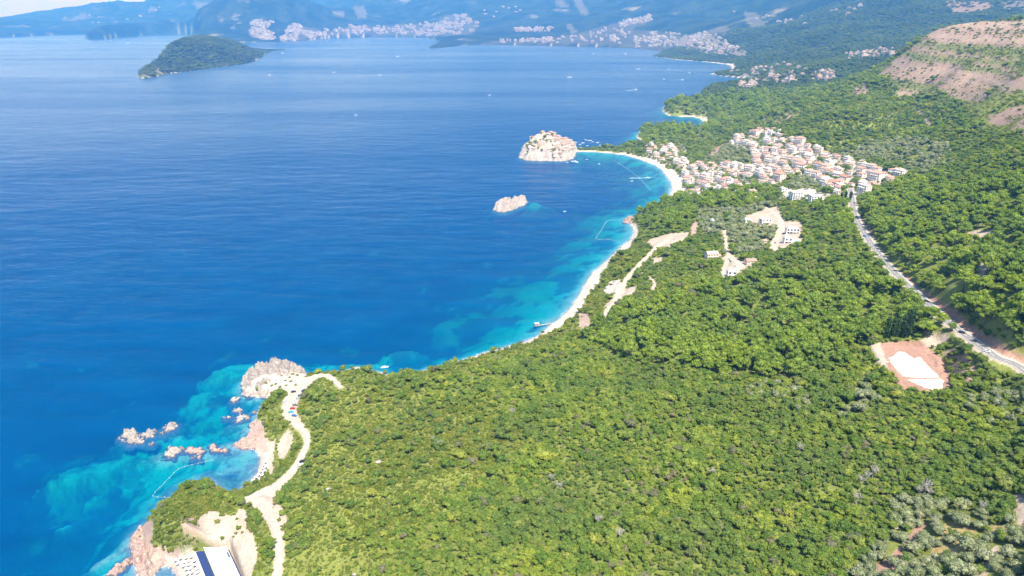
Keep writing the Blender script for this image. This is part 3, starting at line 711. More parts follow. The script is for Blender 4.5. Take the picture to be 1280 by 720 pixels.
def sea_material():
    m, nt, out = mat('sea_water'); g = NT(nt)
    pos = g.n("ShaderNodeNewGeometry").outputs['Position']
    rot = g.n("ShaderNodeMapping"); rot.inputs['Rotation'].default_value = (0, 0, math.radians(22)); rot.inputs['Scale'].default_value = (0.35, 1.0, 1.0); g.l(pos, rot.inputs[0])
    w1 = g.noise(rot.outputs[0], 0.035, 4, 0.55); w2 = g.noise(rot.outputs[0], 0.28, 4, 0.6); w3 = g.noise(pos, 0.012, 3, 0.5)
    hgt = g.math('ADD', g.math('MULTIPLY', w1, 5.0), g.math('ADD', g.math('MULTIPLY', w2, 0.9), g.math('MULTIPLY', w3, 4.0)))
    nrm = g.bump(hgt, 0.5, 1.0)
    body = g.n("ShaderNodeBsdfDiffuse")
    tone = g.mix(g.ramp(w1, [(0.35, (0, 0, 0)), (0.65, (1, 1, 1))]), (0.0, 0.098, 0.325), (0.0, 0.124, 0.390))
    g.l(tone, body.inputs[0]); g.l(nrm, body.inputs['Normal'])
    tr = g.n("ShaderNodeBsdfTransparent"); tr.inputs[0].default_value = (0.97, 0.99, 1.0, 1)
    inner = g.n("ShaderNodeMixShader"); inner.inputs[0].default_value = 0.36; g.l(tr.outputs[0], inner.inputs[1]); g.l(body.outputs[0], inner.inputs[2])
    gl = g.n("ShaderNodeBsdfGlossy"); gl.inputs['Roughness'].default_value = 0.22; g.l(nrm, gl.inputs['Normal'])
    fr = g.n("ShaderNodeFresnel"); fr.inputs['IOR'].default_value = 1.33; g.l(nrm, fr.inputs['Normal'])
    slick = g.n("ShaderNodeMapping"); slick.inputs['Rotation'].default_value = (0, 0, math.radians(8)); slick.inputs['Scale'].default_value = (0.25, 1.0, 1.0); g.l(pos, slick.inputs[0])
    sl = g.ramp(g.noise(slick.outputs[0], 0.0016, 5, 0.6, dist=0.6), [(0.35, (0.34, 0.34, 0.34)), (0.65, (0.60, 0.60, 0.60))])
    fac = g.math('MULTIPLY', g.math('POWER', g.math('MINIMUM', fr.outputs[0], 0.7), 1.9), g.math('MULTIPLY', sl, 2.9))
    sh = g.n("ShaderNodeMixShader"); g.l(fac, sh.inputs[0]); g.l(inner.outputs[0], sh.inputs[1]); g.l(gl.outputs[0], sh.inputs[2])
    g.l(sh.outputs[0], out.inputs[0])
    va = g.n("ShaderNodeVolumeAbsorption"); va.inputs['Color'].default_value = (0.0, 0.925, 0.872, 1); va.inputs['Density'].default_value = 0.26
    g.l(va.outputs[0], out.inputs['Volume']); return m
M['sea'] = sea_material()
b = MB(); b.box(-88000, 88000, -88000, 88000, -34.5, 0.0)
sea = b.build('sea', M['sea']); tag(sea, kind='structure')

# air: one even volume round everything
m, nt, out = mat('haze'); g = NT(nt)
pv = g.n("ShaderNodeVolumePrincipled"); pv.inputs['Color'].default_value = (0.065, 0.32, 0.90, 1); pv.inputs['Absorption Color'].default_value = (0.85, 0.78, 0.0, 1); pv.inputs['Density'].default_value = 0.88e-4; pv.inputs['Density Attribute'].default_value = ''; pv.inputs['Anisotropy'].default_value = 0.25
g.l(pv.outputs[0], out.inputs['Volume']); M['haze'] = m
HAZE_TOP = float(GZ.max()) + 60.0; print('haze top', HAZE_TOP)
b = MB(); b.box(-95000, 95000, -95000, 95000, -36.0, HAZE_TOP)
haze = b.build('haze', M['haze']); tag(haze, kind='stuff')

# ------------------------------------------------------------------ road surfaces
def ribbon(name, line, w0, w1, z, material, parent=None, half=None, across=1, skirt=0.0):
    P = line[:, :2]; t = np.gradient(P, axis=0); t /= np.linalg.norm(t, axis=1)[:, None] + 1e-9
    nrm = np.stack([t[:, 1], -t[:, 0]], 1)
    v, f = [], []
    k = across + 1
    for i in range(len(line)):
        a = w0 if half is None else -half[i]; c = w1 if half is None else half[i]
        for j in range(k):
            o = a + (c - a) * j / across
            v.append((P[i, 0] + nrm[i, 0] * o, P[i, 1] + nrm[i, 1] * o, line[i, 2] + z))
        if skirt:                            # edges run down into the ground
            v.append((P[i, 0] + nrm[i, 0] * (a - .05), P[i, 1] + nrm[i, 1] * (a - .05), line[i, 2] + z - skirt)); v.append((P[i, 0] + nrm[i, 0] * (c + .05), P[i, 1] + nrm[i, 1] * (c + .05), line[i, 2] + z - skirt))
        if i:
            q = k + (2 if skirt else 0); s0 = (i - 1) * q; s1 = i * q
            for j in range(across): f.append((s0 + j, s0 + j + 1, s1 + j + 1, s1 + j))
            if skirt: f.append((s0 + k, s0, s1, s1 + k)); f.append((s0 + k - 1, s0 + k + 1, s1 + k + 1, s1 + k - 1))
    return link_mesh(name, v, f, material, parent)
M['asphalt'] = simple('asphalt', (0.165, 0.16, 0.155), 0.9, 0.12, 0.5, 0.2)
M['paint'] = simple('road_paint', (0.72, 0.72, 0.70), 0.7, 0.1, 1.0)
M['track'] = simple('dirt_track', (0.345, 0.29, 0.245), 0.95, 0.14, 0.35, 0.1, 0.5)
M['kerb'] = simple('kerb_stone', (0.5, 0.47, 0.42), 0.9, 0.15, 1.0)
hw = ribbon('road', highway, -3.8, 3.8, 0.06, M['asphalt'], skirt=.5); tag(hw, kind='structure')
for nm, a, c in (('edge_line', -3.45, -3.25), ('edge_line', 3.25, 3.45)): ribbon(nm, highway, a, c, 0.068, M['paint'], hw)
for i in range(0, len(highway) - 4, 5): ribbon('centre_dash', highway[i:i + 3], -0.09, 0.09, 0.068, M['paint'], hw)
kerb = ribbon('kerb', highway, -4.15, -3.82, 0.18, M['kerb'], hw, skirt=.6)
for nm in ('coast_road', 'spur', 'beach_track', 'side_track', 'villa_lane', 'hill_lane'):
    ln = ROADS[nm]
    hw_ = ln[:, 3] * 0.5 * (1 + 0.12 * fbm(ln[:, 0] / 6, ln[:, 1] / 6, 2, 8))
    o = ribbon('dirt_track', ln, 0, 0, 0.06 if nm != 'spur' else 0.05, M['track'], None, hw_, 2, .5); tag(o, kind='structure')
# gravel pad on the levelled red terrace
def sheet(name, poly, z, material, steps=1):
    q_ = []
    for i in range(len(poly)):               # ragged edge, as spread by a digger
        a_ = np.array(poly[i], float); b_ = np.array(poly[(i + 1) % len(poly)], float); n_ = max(1, int(np.linalg.norm(b_ - a_) / 1.6))
        for k_ in range(n_): q_.append(a_ + (b_ - a_) * k_ / n_ + np.array([random.uniform(-.45, .45), random.uniform(-.3, .3)]))
    poly = q_
    g_ = [tuple(ground([p[0]], [p[1]])[0]) for p in poly]
    zz = (np.mean([q[2] for q in g_]) if z is None else z)
    return link_mesh(name, [(q[0], q[1], zz) for q in g_], [tuple(range(len(g_)))], material)
M['gravel'] = simple('pale_gravel', (0.41, 0.37, 0.325), 0.95, 0.13, 0.12, 0.1, 0.4)
for P in ([(1104, 449), (1115, 446), (1124, 439), (1132, 441), (1142, 448), (1150, 446), (1158, 455), (1166, 463), (1176, 472), (1160, 473), (1140, 472), (1126, 470)],
          [(1134, 474.5), (1150, 474), (1177, 473.5), (1189, 484), (1172, 488), (1160, 487)]):
    o = sheet('gravel_pad', P, pad_z + 0.10, M['gravel']); tag(o, kind='structure')

# broken surf along the near shore
def surf():
    m, nt, out = mat('surf'); g = NT(nt)
    pos = g.n("ShaderNodeNewGeometry").outputs['Position']
    d = g.n("ShaderNodeBsdfDiffuse"); d.inputs[0].default_value = (.50, .53, .55, 1); t = g.n("ShaderNodeBsdfTransparent"); mx = g.n("ShaderNodeMixShader")
    g.l(g.ramp(g.noise(pos, .55, 5, .7), [(.46, (0, 0, 0)), (.66, (.85, .85, .85))]), mx.inputs[0]); g.l(t.outputs[0], mx.inputs[1]); g.l(d.outputs[0], mx.inputs[2]); g.l(mx.outputs[0], out.inputs[0])
    cd = 0.25 * (GD[:-1, :-1] + GD[1:, :-1] + GD[:-1, 1:] + GD[1:, 1:]); X, Y = GX[:-1, :-1], GY[:-1, :-1]
    wdt = np.clip(Y / 320, 1.0, 4.0)
    k = (cd < 0.5) & (cd > -wdt) & (Y < 1600) & (fbm(X / 14, Y / 14, 3, 141) > -.05)
    q = idx[:-1, :-1][k], idx[:-1, 1:][k], idx[1:, 1:][k], idx[1:, :-1][k]
    Q = np.stack(q, -1); un, inv = np.unique(Q, return_inverse=True); inv = inv.reshape(Q.shape)
    v = np.column_stack([GX.reshape(-1)[un], GY.reshape(-1)[un], np.full(len(un), .07)])
    o = link_mesh('surf', v, inv, m); tag(o, 'thin broken white surf along the shore', kind='stuff')
surf()

# ------------------------------------------------------------------ plants
def ico(sub):
    bm = bmesh.new(); bmesh.ops.create_icosphere(bm, subdivisions=sub, radius=1.0)
    v = np.array([p.co[:] for p in bm.verts]); f = [tuple(q.index for q in t.verts) for t in bm.faces]; bm.free(); return v, f
ICO1 = ico(1); ICO2 = ico(2)

def leafy(lobes, per_lobe, size, seed, core=0.80, flat=1.0):
    """Crown of leaf sprays spread over and through several lobes, round a dark core that closes the crown."""
    r = np.random.default_rng(seed); v, f = [], []
    for (cx0, cy0, cz0, rx, ry, rz) in lobes:
        iv, fi = ICO1
        k = iv * np.array([rx, ry, rz]) * core * (1 + 0.22 * (r.random((len(iv), 1)) - 0.5)) + np.array([cx0, cy0, cz0])
        b0 = len(v); v += [tuple(p) for p in k]; f += [tuple(i + b0 for i in t) for t in fi]
        nrm = r.normal(size=(per_lobe, 3)); nrm /= np.linalg.norm(nrm, axis=1)[:, None]
        nrm[:, 2] = np.where(nrm[:, 2] < -0.35, -nrm[:, 2], nrm[:, 2])
        for q in nrm:
            rad = 0.86 + 0.26 * r.random()
            c = np.array([cx0, cy0, cz0]) + q * np.array([rx, ry, rz]) * rad
            d = q * np.array([1, 1, flat]) + 0.75 * r.normal(size=3); d /= np.linalg.norm(d)
            a = np.cross(d, r.normal(size=3)); a /= np.linalg.norm(a); bb = np.cross(d, a)
            s = size * (0.65 + 0.7 * r.random())
            b0 = len(v)
            v += [tuple(c + a * s), tuple(c + bb * s * 0.75 + d * s * 0.25), tuple(c - a * s), tuple(c - bb * s * 0.75 + d * s * 0.25)]
            f += [(b0, b0 + 1, b0 + 2, b0 + 3)]
    return v, f

def lobes_for(kind, seed):
    r = random.Random(seed)
    L = []
    if kind == 'oak':
        L.append((0, 0, 1.25, .72, .72, .62))
        for k in range(6):
            a = k * 1.05 + r.uniform(-.45, .45); q = r.uniform(.38, .85)
            L.append((q * math.cos(a), q * math.sin(a), 1.15 + r.uniform(-.4, .5), r.uniform(.24, .5), r.uniform(.24, .5), r.uniform(.24, .42)))
    elif kind == 'pine':
        L.append((0, 0, 2.0, .5, .5, .42))
        for k in range(8):
            a = k * 0.8 + r.uniform(-.3, .3); q = r.uniform(.4, .82)
            L.append((q * math.cos(a), q * math.sin(a), 1.85 - q * .5 + r.uniform(-.25, .35), r.uniform(.26, .42), r.uniform(.26, .42), r.uniform(.18, .28)))
    elif kind == 'olive':
        L.append((0, 0, 1.0, .72, .72, .62))
        for k in range(5):
            a = k * 1.25 + r.uniform(-.3, .3); q = r.uniform(.4, .55)
            L.append((q * math.cos(a), q * math.sin(a), .95 + r.uniform(-.2, .25), r.uniform(.38, .5), r.uniform(.38, .5), r.uniform(.34, .45)))
    elif kind == 'scrub':
        L.append((0, 0, .42, .62, .62, .5))
        for k in range(5):
            a = k * 1.25 + r.uniform(-.3, .3); q = r.uniform(.4, .75)
            L.append((q * math.cos(a), q * math.sin(a), .3 + r.uniform(-.06, .2), r.uniform(.25, .42), r.uniform(.25, .42), r.uniform(.22, .36)))
    elif kind == 'cypress':
        for k in range(8):
            z = .7 + k * .72; q = .52 * math.sin(math.pi * (0.14 + 0.80 * (1 - k / 8.0) ** 0.9)) + .06
            L.append((r.uniform(-.05, .05), r.uniform(-.05, .05), z, q, q, .72))
    elif kind == 'far':
        for k in range(5):
            a = k * 1.3 + r.uniform(-.3, .3); q = r.uniform(.2, .8)
            L.append((q * math.cos(a), q * math.sin(a), .55 + r.uniform(-.2, .3), r.uniform(.35, .6), r.uniform(.35, .6), r.uniform(.3, .5)))
    return L

def trunk_mb(kind, seed):
    r = random.Random(seed); b = MB()
    if kind == 'oak':
        b.tube((0, 0, -.15), (.03, .02, .75), .10, .07)
        for k in range(3): a = k * 2.1 + r.random(); b.tube((.03, .02, .65), (.42 * math.cos(a), .42 * math.sin(a), 1.15), .05, .025, 5)
    elif kind == 'pine':
        b.tube((0, 0, -.15), (.05, .03, 1.75), .07, .04)
        for k in range(5): a = k * 1.25 + r.random(); z = 1.0 + .15 * k; b.tube((.03, .02, z), (.5 * math.cos(a), .5 * math.sin(a), z + .35), .03, .015, 5)
    elif kind == 'olive':
        b.tube((0, 0, -.15), (.05, 0, .45), .13, .09)
        for k in range(3): a = k * 2.1 + r.random(); b.tube((.05, 0, .4), (.4 * math.cos(a), .4 * math.sin(a), .85), .07, .03, 5)
    elif kind == 'scrub':
        for k in range(4): a = k * 1.6 + r.random(); b.tube((0, 0, -.1), (.3 * math.cos(a), .3 * math.sin(a), .35), .035, .015, 4)
    elif kind == 'cypress': b.tube((0, 0, -.2), (0, 0, 1.6), .09, .06)
    return b

PROTO = {}                                   # kind -> list of (crown mesh, trunk mesh)
proto_col = {}
SPEC = {'oak': (6, 42, .125, 'oak_leaf'), 'pine': (4, 40, .12, 'pine_leaf'), 'olive': (3, 52, .10, 'olive_leaf'), 'scrub': (3, 34, .13, 'scrub_leaf'), 'cypress': (2, 46, .15, 'cypress_leaf')}
def mesh_only(name, v, f, material):
    me = bpy.data.meshes.new(name); me.from_pydata(v, [], f); me.materials.append(material); me.update(); return me
def joined(name, cv, cf, cm, tb, tm):        # crown and trunk in one mesh, for the mass of trees only
    me = bpy.data.meshes.new(name); nb = len(cv)
    me.from_pydata(list(cv) + tb.v, [], list(cf) + [tuple(i + nb for i in q) for q in tb.f])
    me.materials.append(cm); me.materials.append(tm)
    mi = np.zeros(len(me.polygons), np.int32); mi[len(cf):] = 1; me.polygons.foreach_set('material_index', mi); me.update(); return me
for k, (nv, per, size, mname) in SPEC.items():
    PROTO[k] = []
    pc = bpy.data.collections.new(k + '_models'); proto_col[k] = pc
    for i in range(nv):
        v, f = leafy(lobes_for(k, 100 + i), per, size, 50 + i, flat=0.5 if k == 'pine' else 1.0)
        tb = trunk_mb(k, i)
        PROTO[k].append((mesh_only('crown', v, f, M[mname]), mesh_only('trunk', tb.v, tb.f, M['bark'])))
        pc.objects.link(bpy.data.objects.new('%s_%d' % (k, i), joined(k + '_whole', v, f, M[mname], tb, M['bark'])))
for k, mname in (('far', 'far_leaf'),):
    pc = bpy.data.collections.new(k + '_models'); proto_col[k] = pc
    for i in range(3):
        v, f = leafy(lobes_for('far', 300 + i), 16, .2, 80 + i)
        pc.objects.link(bpy.data.objects.new('%s_%d' % (k, i), mesh_only(k, v, f, M[mname])))

def scatter(name, label, pts, scl, rz, kind):
    """A mass of plants nobody could count: points that carry an instanced model each."""
    me = bpy.data.meshes.new(name)
    me.vertices.add(len(pts)); me.vertices.foreach_set('co', np.asarray(pts, np.float32).reshape(-1))
    a = me.attributes.new('size', 'FLOAT_VECTOR', 'POINT'); a.data.foreach_set('vector', np.asarray(scl, np.float32).reshape(-1))
    r3 = np.zeros((len(pts), 3), np.float32); r3[:, 2] = rz
    a = me.attributes.new('turn', 'FLOAT_VECTOR', 'POINT'); a.data.foreach_set('vector', r3.reshape(-1))
    o = bpy.data.objects.new(name, me); COL.objects.link(o); tag(o, label, kind='stuff')
    ng = bpy.data.node_groups.new(name, 'GeometryNodeTree')
    ng.interface.new_socket('Geometry', in_out='INPUT', socket_type='NodeSocketGeometry'); ng.interface.new_socket('Geometry', in_out='OUTPUT', socket_type='NodeSocketGeometry')
    N = ng.nodes; gi = N.new('NodeGroupInput'); go = N.new('NodeGroupOutput')
    ci = N.new('GeometryNodeCollectionInfo'); ci.inputs[0].default_value = proto_col[kind]; ci.inputs['Separate Children'].default_value = True; ci.inputs['Reset Children'].default_value = True
    ip = N.new('GeometryNodeInstanceOnPoints'); ip.inputs['Pick Instance'].default_value = True
    rv = N.new('FunctionNodeRandomValue'); rv.data_type = 'INT'; rv.inputs[4].default_value = 0; rv.inputs[5].default_value = len(proto_col[kind].objects) - 1
    s = N.new('GeometryNodeInputNamedAttribute'); s.data_type = 'FLOAT_VECTOR'; s.inputs[0].default_value = 'size'
    t = N.new('GeometryNodeInputNamedAttribute'); t.data_type = 'FLOAT_VECTOR'; t.inputs[0].default_value = 'turn'
    e2r = N.new('FunctionNodeEulerToRotation')
    L = ng.links
    L.new(gi.outputs[0], ip.inputs['Points']); L.new(ci.outputs[0], ip.inputs['Instance']); L.new(rv.outputs[2], ip.inputs['Instance Index'])
    L.new(t.outputs[0], e2r.inputs[0]); L.new(e2r.outputs[0], ip.inputs['Rotation']); L.new(s.outputs[0], ip.inputs['Scale']); L.new(ip.outputs[0], go.inputs[0])
    md = o.modifiers.new('plants', 'NODES'); md.node_group = ng
    return o

PINES = [([(700, 420), (760, 400), (800, 380), (860, 372), (920, 356), (1000, 350), (1060, 330), (1100, 345), (1150, 385), (1172, 416), (1090, 426), (1060, 445), (1000, 475), (900, 462), (800, 450), (740, 440)], 300, 1000),
         ([(1070, 255), (1130, 232), (1200, 236), (1290, 222), (1290, 455), (1220, 405), (1140, 350), (1090, 300)], 300, 1100), ([(796, 268), (840, 250), (900, 243), (965, 236), (955, 258), (880, 264), (845, 284), (800, 292)], 600, 1300),
         ([(795, 180), (790, 150), (830, 120), (880, 100), (960, 108), (960, 150), (900, 160), (870, 178)], 1400, 3300), ([(1015, 256), (1066, 252), (1072, 300), (1030, 292)], 600, 1200)]
OLIVES = [([(862, 262), (955, 255), (972, 275), (965, 312), (908, 322), (905, 290), (876, 286)], 500, 1100), ([(1072, 700), (1100, 655), (1136, 632), (1168, 622), (1185, 640), (1210, 642), (1240, 655), (1300, 655), (1300, 760), (1050, 760)], 150, 420),
          ([(882, 206), (890, 186), (938, 178), (940, 204)], 1100, 1900), ([(905, 482), (960, 478), (1012, 500), (1000, 526), (930, 512)], 250, 600), ([(1180, 492), (1290, 484), (1290, 540), (1200, 522)], 250, 600), ([(1060, 480), (1090, 470), (1110, 500), (1070, 520)], 250, 600),
          ([(1040, 200), (1090, 176), (1180, 178), (1190, 205), (1150, 218), (1120, 204)], 900, 1500), ([(985, 225), (1010, 226), (1036, 246), (975, 236)], 800, 1300)]
SCRUBS = [([(352, 720), (355, 660), (372, 600), (390, 560), (400, 500), (440, 485), (520, 478), (600, 490), (640, 520), (620, 560), (600, 620), (530, 660), (480, 730)], 200, 700),
          ([(0, 800), (150, 640), (250, 590), (330, 440), (440, 455), (430, 490), (395, 500), (385, 560), (352, 620), (352, 800)], 200, 700),
          ([(430, 470), (520, 465), (600, 445), (700, 398), (745, 340), (800, 290), (815, 300), (780, 350), (760, 400), (700, 425), (640, 455), (560, 480)], 300, 1100),
          ([(1098, 92), (1118, 74), (1135, 62), (1165, 38), (1195, 26), (1340, 22), (1340, 170), (1240, 165), (1185, 118), (1120, 122)], 700, 2400), ([(1180, 436), (1204, 430), (1224, 464), (1216, 486), (1192, 478)], 300, 600)]

BLOCK = []                                   # circles kept free of plants: (x, y, r), filled by the builders below
CYPRESSES = []
def species(x, y, z):
    px, py = project(x, y, z); k = np.zeros(len(x), int)     # 0 oak 1 pine 2 olive 3 scrub
    near = np.clip(900 / y, .4, 2.2); px = px + 20 * near * fbm(x / 22, y / 22, 3, 5); py = py + 11 * near * fbm(x / 22, y / 22, 3, 6)
    mixr = hash2(np.floor(x * 5), np.floor(y * 5), 9)
    for code, lst in ((1, PINES), (2, OLIVES), (3, SCRUBS)):
        for poly, y0, y1 in lst:
            if code == 3 and y0 == 200 and poly[0][0] == 352:      # open slope: scrub and small trees run into one another
                q = inside(px + 55 * fbm(x / 30, y / 30, 3, 15), py + 45 * fbm(x / 30, y / 30, 3, 16), poly) & (y > y0) & (y < y1) & (hash2(np.floor(x * 7), np.floor(y * 7), 3) < .93)
            else: q = inside(px, py, poly) & (y > y0) & (y < y1)
            if code == 2 and poly[0][0] in (905, 1180): q &= mixr < .35      # a few olives among the oaks
            k[q & (mixr < .93)] = code
    return k

def candidates(y0, y1, s, seed):
    r = np.random.default_rng(seed)
    ys = np.arange(y0, y1, s); lim = 1.06 if y0 < 480 else 0.93; xs = np.arange(-lim * y1, (lim + .3) * y1, s)
    X, Y = np.meshgrid(xs, ys); X = (X + r.uniform(-.45, .45, X.shape) * s).ravel(); Y = (Y + r.uniform(-.45, .45, Y.shape) * s).ravel()
    k = (X / Y > -lim) & (X / Y < lim + .3); X, Y = X[k], Y[k]
    k = d_at(X, Y) > 1.0; X, Y = X[k], Y[k]
    i = np.clip(np.interp(Y, YR, np.arange(NR)).round().astype(int), 0, NR - 1); j = np.clip(((X / Y - UC[0]) / (UC[1] - UC[0])).round().astype(int), 0, NC - 1)
    k = r.random(len(X)) < GP[i, j]; X, Y = X[k], Y[k]
    return X, Y, h_at(X, Y), r

def plant_all():
    blk = np.array(BLOCK, float) if BLOCK else np.zeros((0, 3))
    allp = {0: [], 1: [], 2: [], 3: []}
    for (y0, y1, s, f, seed) in ((130, 470, 2.1, 0.9, 1), (470, 1000, 3.0, 1.1, 2), (1000, 1700, 6.0, 1.75, 3), (1700, 2500, 9.0, 2.4, 4)):
        X, Y, Z, r = candidates(y0, y1, s, seed)
        if len(blk):
            keep = np.ones(len(X), bool)
            for bx, by, br in blk: keep &= (X - bx) ** 2 + (Y - by) ** 2 > br * br
            X, Y, Z = X[keep], Y[keep], Z[keep]
        k = species(X, Y, Z)
        u = r.random(len(X))
        dens = {0: 0.74, 1: 0.18, 2: 0.36, 3: 0.95}; base = {0: 2.05, 1: 4.0, 2: 2.5, 3: 1.25}
        for c in range(4):
            q = dens[c] / (1 if f < 1.5 else (0.40 if c == 1 else 0.62 if c != 3 else 1.25))
            m = (k == c) & (u < q)
            if c in (0, 3):                  # thin the cover here and there so that it reads as clumps and gaps
                m &= r.random(len(X)) < np.clip(1.25 + 0.9 * fbm(X / 16, Y / 16, 3, 44), .5, 1)
            n_ = m.sum()
            big = np.clip(1 + .55 * fbm(X[m] / 35, Y[m] / 35, 3, 71), .55, 1.6) if c in (0, 3) else np.ones(n_)
            g_ = (f if c != 1 else max(1.0, f * .8)) if f < 1.5 else f * (0.62 if c == 1 else 0.85)
            sc_ = base[c] * g_ * big * r.lognormal(0, .32 if c == 3 else .27, n_)
            sz = sc_ * (r.uniform(.65, 1.0, n_) if c == 0 else r.uniform(.82, 1.2, n_))
            allp[c].append(np.column_stack([X[m], Y[m], Z[m] - 0.1, sc_, sz, r.uniform(0, 6.28, n_)]))
    HEAD = [(190, 657), (215, 626), (240, 604), (264, 602), (278, 618), (272, 636), (250, 645), (246, 664), (252, 686), (228, 691), (194, 688)]
    X, Y, Z, r = candidates(240, 420, 1.05, 21); px, py = project(X, Y, Z); m = inside(px, py, HEAD) & (r.random(len(X)) < .8); n_ = m.sum()
    sc_ = 1.0 * r.lognormal(0, .35, n_); allp[3].append(np.column_stack([X[m], Y[m], Z[m] - .1, sc_, sc_ * r.uniform(.8, 1.3, n_), r.uniform(0, 6.28, n_)]))
    names = {0: ('oak', 'oak_tree', 'leafy green oak tree in the dense wood on the slope', 'tree', 'oaks in the dense wood', 'oak_wood', 'dense green oak wood covering the slopes above the sea'),
             1: ('pine', 'pine_tree', 'broad pale green pine in the wood along the road', 'tree', 'pines in the wood', 'pine_wood', 'pale green pine wood along the road and on the headlands'),
             2: ('olive', 'olive_tree', 'rounded grey green olive tree in a grove', 'tree', 'olive trees in the groves', 'olive_groves', 'grey green olive groves around the village'),
             3: ('scrub', 'shrub', 'low rounded yellow green shrub on the open slope', 'shrub', 'shrubs on the open slopes', 'scrub', 'low yellow green scrub on the slope by the sea')}
    for c in range(4):
        P = np.concatenate(allp[c]); kind, nm, lab, cat, grp, snm, slab = names[c]
        px, py = project(P[:, 0], P[:, 1], P[:, 2] + P[:, 4]); dist = np.sqrt(P[:, 0] ** 2 + P[:, 1] ** 2 + (P[:, 2] - H) ** 2)
        vis = (px > 4) & (px < 1276) & (py > 2) & (py < 717)
        size = np.where(vis, P[:, 3] / dist, 0); order = np.argsort(-size)
        one = order[:300]; one = one[size[one] > 0]
        rest = np.setdiff1d(np.arange(len(P)), one)
        for i in one:
            x, y, z, s_, sz, rz = P[i]
            cr, tr = PROTO[kind][random.randrange(len(PROTO[kind]))]
            e = thing(nm, lab, cat, (x, y, z), rz, grp); e.scale = (s_ * random.uniform(.82, 1.2), s_ * random.uniform(.82, 1.2), sz)
            for pn, mm in (('crown', cr), ('trunk', tr)):
                o = bpy.data.objects.new(pn, mm); COL.objects.link(o); o.parent = e
        R_ = P[rest]
        scatter(snm, slab, R_[:, :3], np.column_stack([R_[:, 3] * rng.uniform(.82, 1.2, len(R_)), R_[:, 3] * rng.uniform(.82, 1.2, len(R_)), R_[:, 4]]), R_[:, 5], kind)
        print('plants', nm, len(one), len(rest))
    X, Y, Z, r = candidates(2500, 6500, 22, 9)
    px, py = project(X, Y, Z); k = (r.random(len(X)) < .8) & (py > -20); X, Y, Z = X[k], Y[k], Z[k]
    s_ = r.uniform(8, 14, len(X))
    scatter('far_wood', 'dark green woods on the far hills', np.column_stack([X, Y, Z - 1.5]), np.column_stack([s_, s_, s_ * .8]), r.uniform(0, 6.28, len(X)), 'far')
    print('far', len(X))

# ------------------------------------------------------------------ houses
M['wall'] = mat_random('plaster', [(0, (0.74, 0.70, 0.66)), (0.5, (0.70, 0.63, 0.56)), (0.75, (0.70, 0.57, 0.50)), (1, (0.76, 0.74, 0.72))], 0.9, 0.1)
M['far_wall'] = mat_random('town_plaster', [(0, (0.44, 0.40, 0.37)), (0.5, (0.40, 0.34, 0.30)), (0.8, (0.36, 0.29, 0.25)), (1, (0.48, 0.45, 0.43))], 0.9, 0.1)  # wall tones muted: distance haze is put into the colour
M['wall_white'] = simple('white_plaster', (0.74, 0.72, 0.70), 0.85, 0.05, 0.5)
M['wall_cream'] = simple('cream_plaster', (0.62, 0.51, 0.42), 0.9, 0.07, 0.5)
M['stone'] = mat_random('stone_wall', [(0, (0.50, 0.42, 0.35)), (1, (0.58, 0.50, 0.43))], 0.95, 0.1, 0.22, 0.7)
M['roof'] = mat_random('roof_tiles', [(0, (0.33, 0.195, 0.155)), (0.4, (0.40, 0.265, 0.215)), (0.7, (0.30, 0.165, 0.13)), (0.88, (0.46, 0.36, 0.32)), (1, (0.34, 0.31, 0.29))], 0.9, 0.1, 0.2, 0.5)
M['roof_flat'] = simple('pale_flat_roof', (0.46, 0.43, 0.40), 0.9, 0.1, 0.4)
M['roof_grey'] = simple('grey_flat_roof', (0.32, 0.33, 0.34), 0.9, 0.1, 0.4)
M['glass'] = simple('dark_glass', (0.035, 0.045, 0.06), 0.15, 0.1, 0.5, 0.5)
M['door'] = simple('door_wood', (0.14, 0.09, 0.06), 0.7, 0.2, 2)
M['canvas_and_shade'] = simple('navy_canvas_and_shade', (0.018, 0.035, 0.11), 0.85, 0.15, 0.6)
M['pure_white'] = simple('white_membrane', (0.66, 0.66, 0.66), 0.6, 0.03, 0.3)
WIN = mesh_only('window', *(lambda b: (b.v, b.f))(MB().box(-.55, .55, -.05, .05, 0, 1.35)), M['glass'])
WINB = mesh_only('window', *(lambda b: (b.v, b.f))(MB().box(-1.1, 1.1, -.05, .05, 0, 2.0)), M['glass'])
DOORM = mesh_only('door', *(lambda b: (b.v, b.f))(MB().box(-.5, .5, -.06, .06, 0, 2.1)), M['door'])

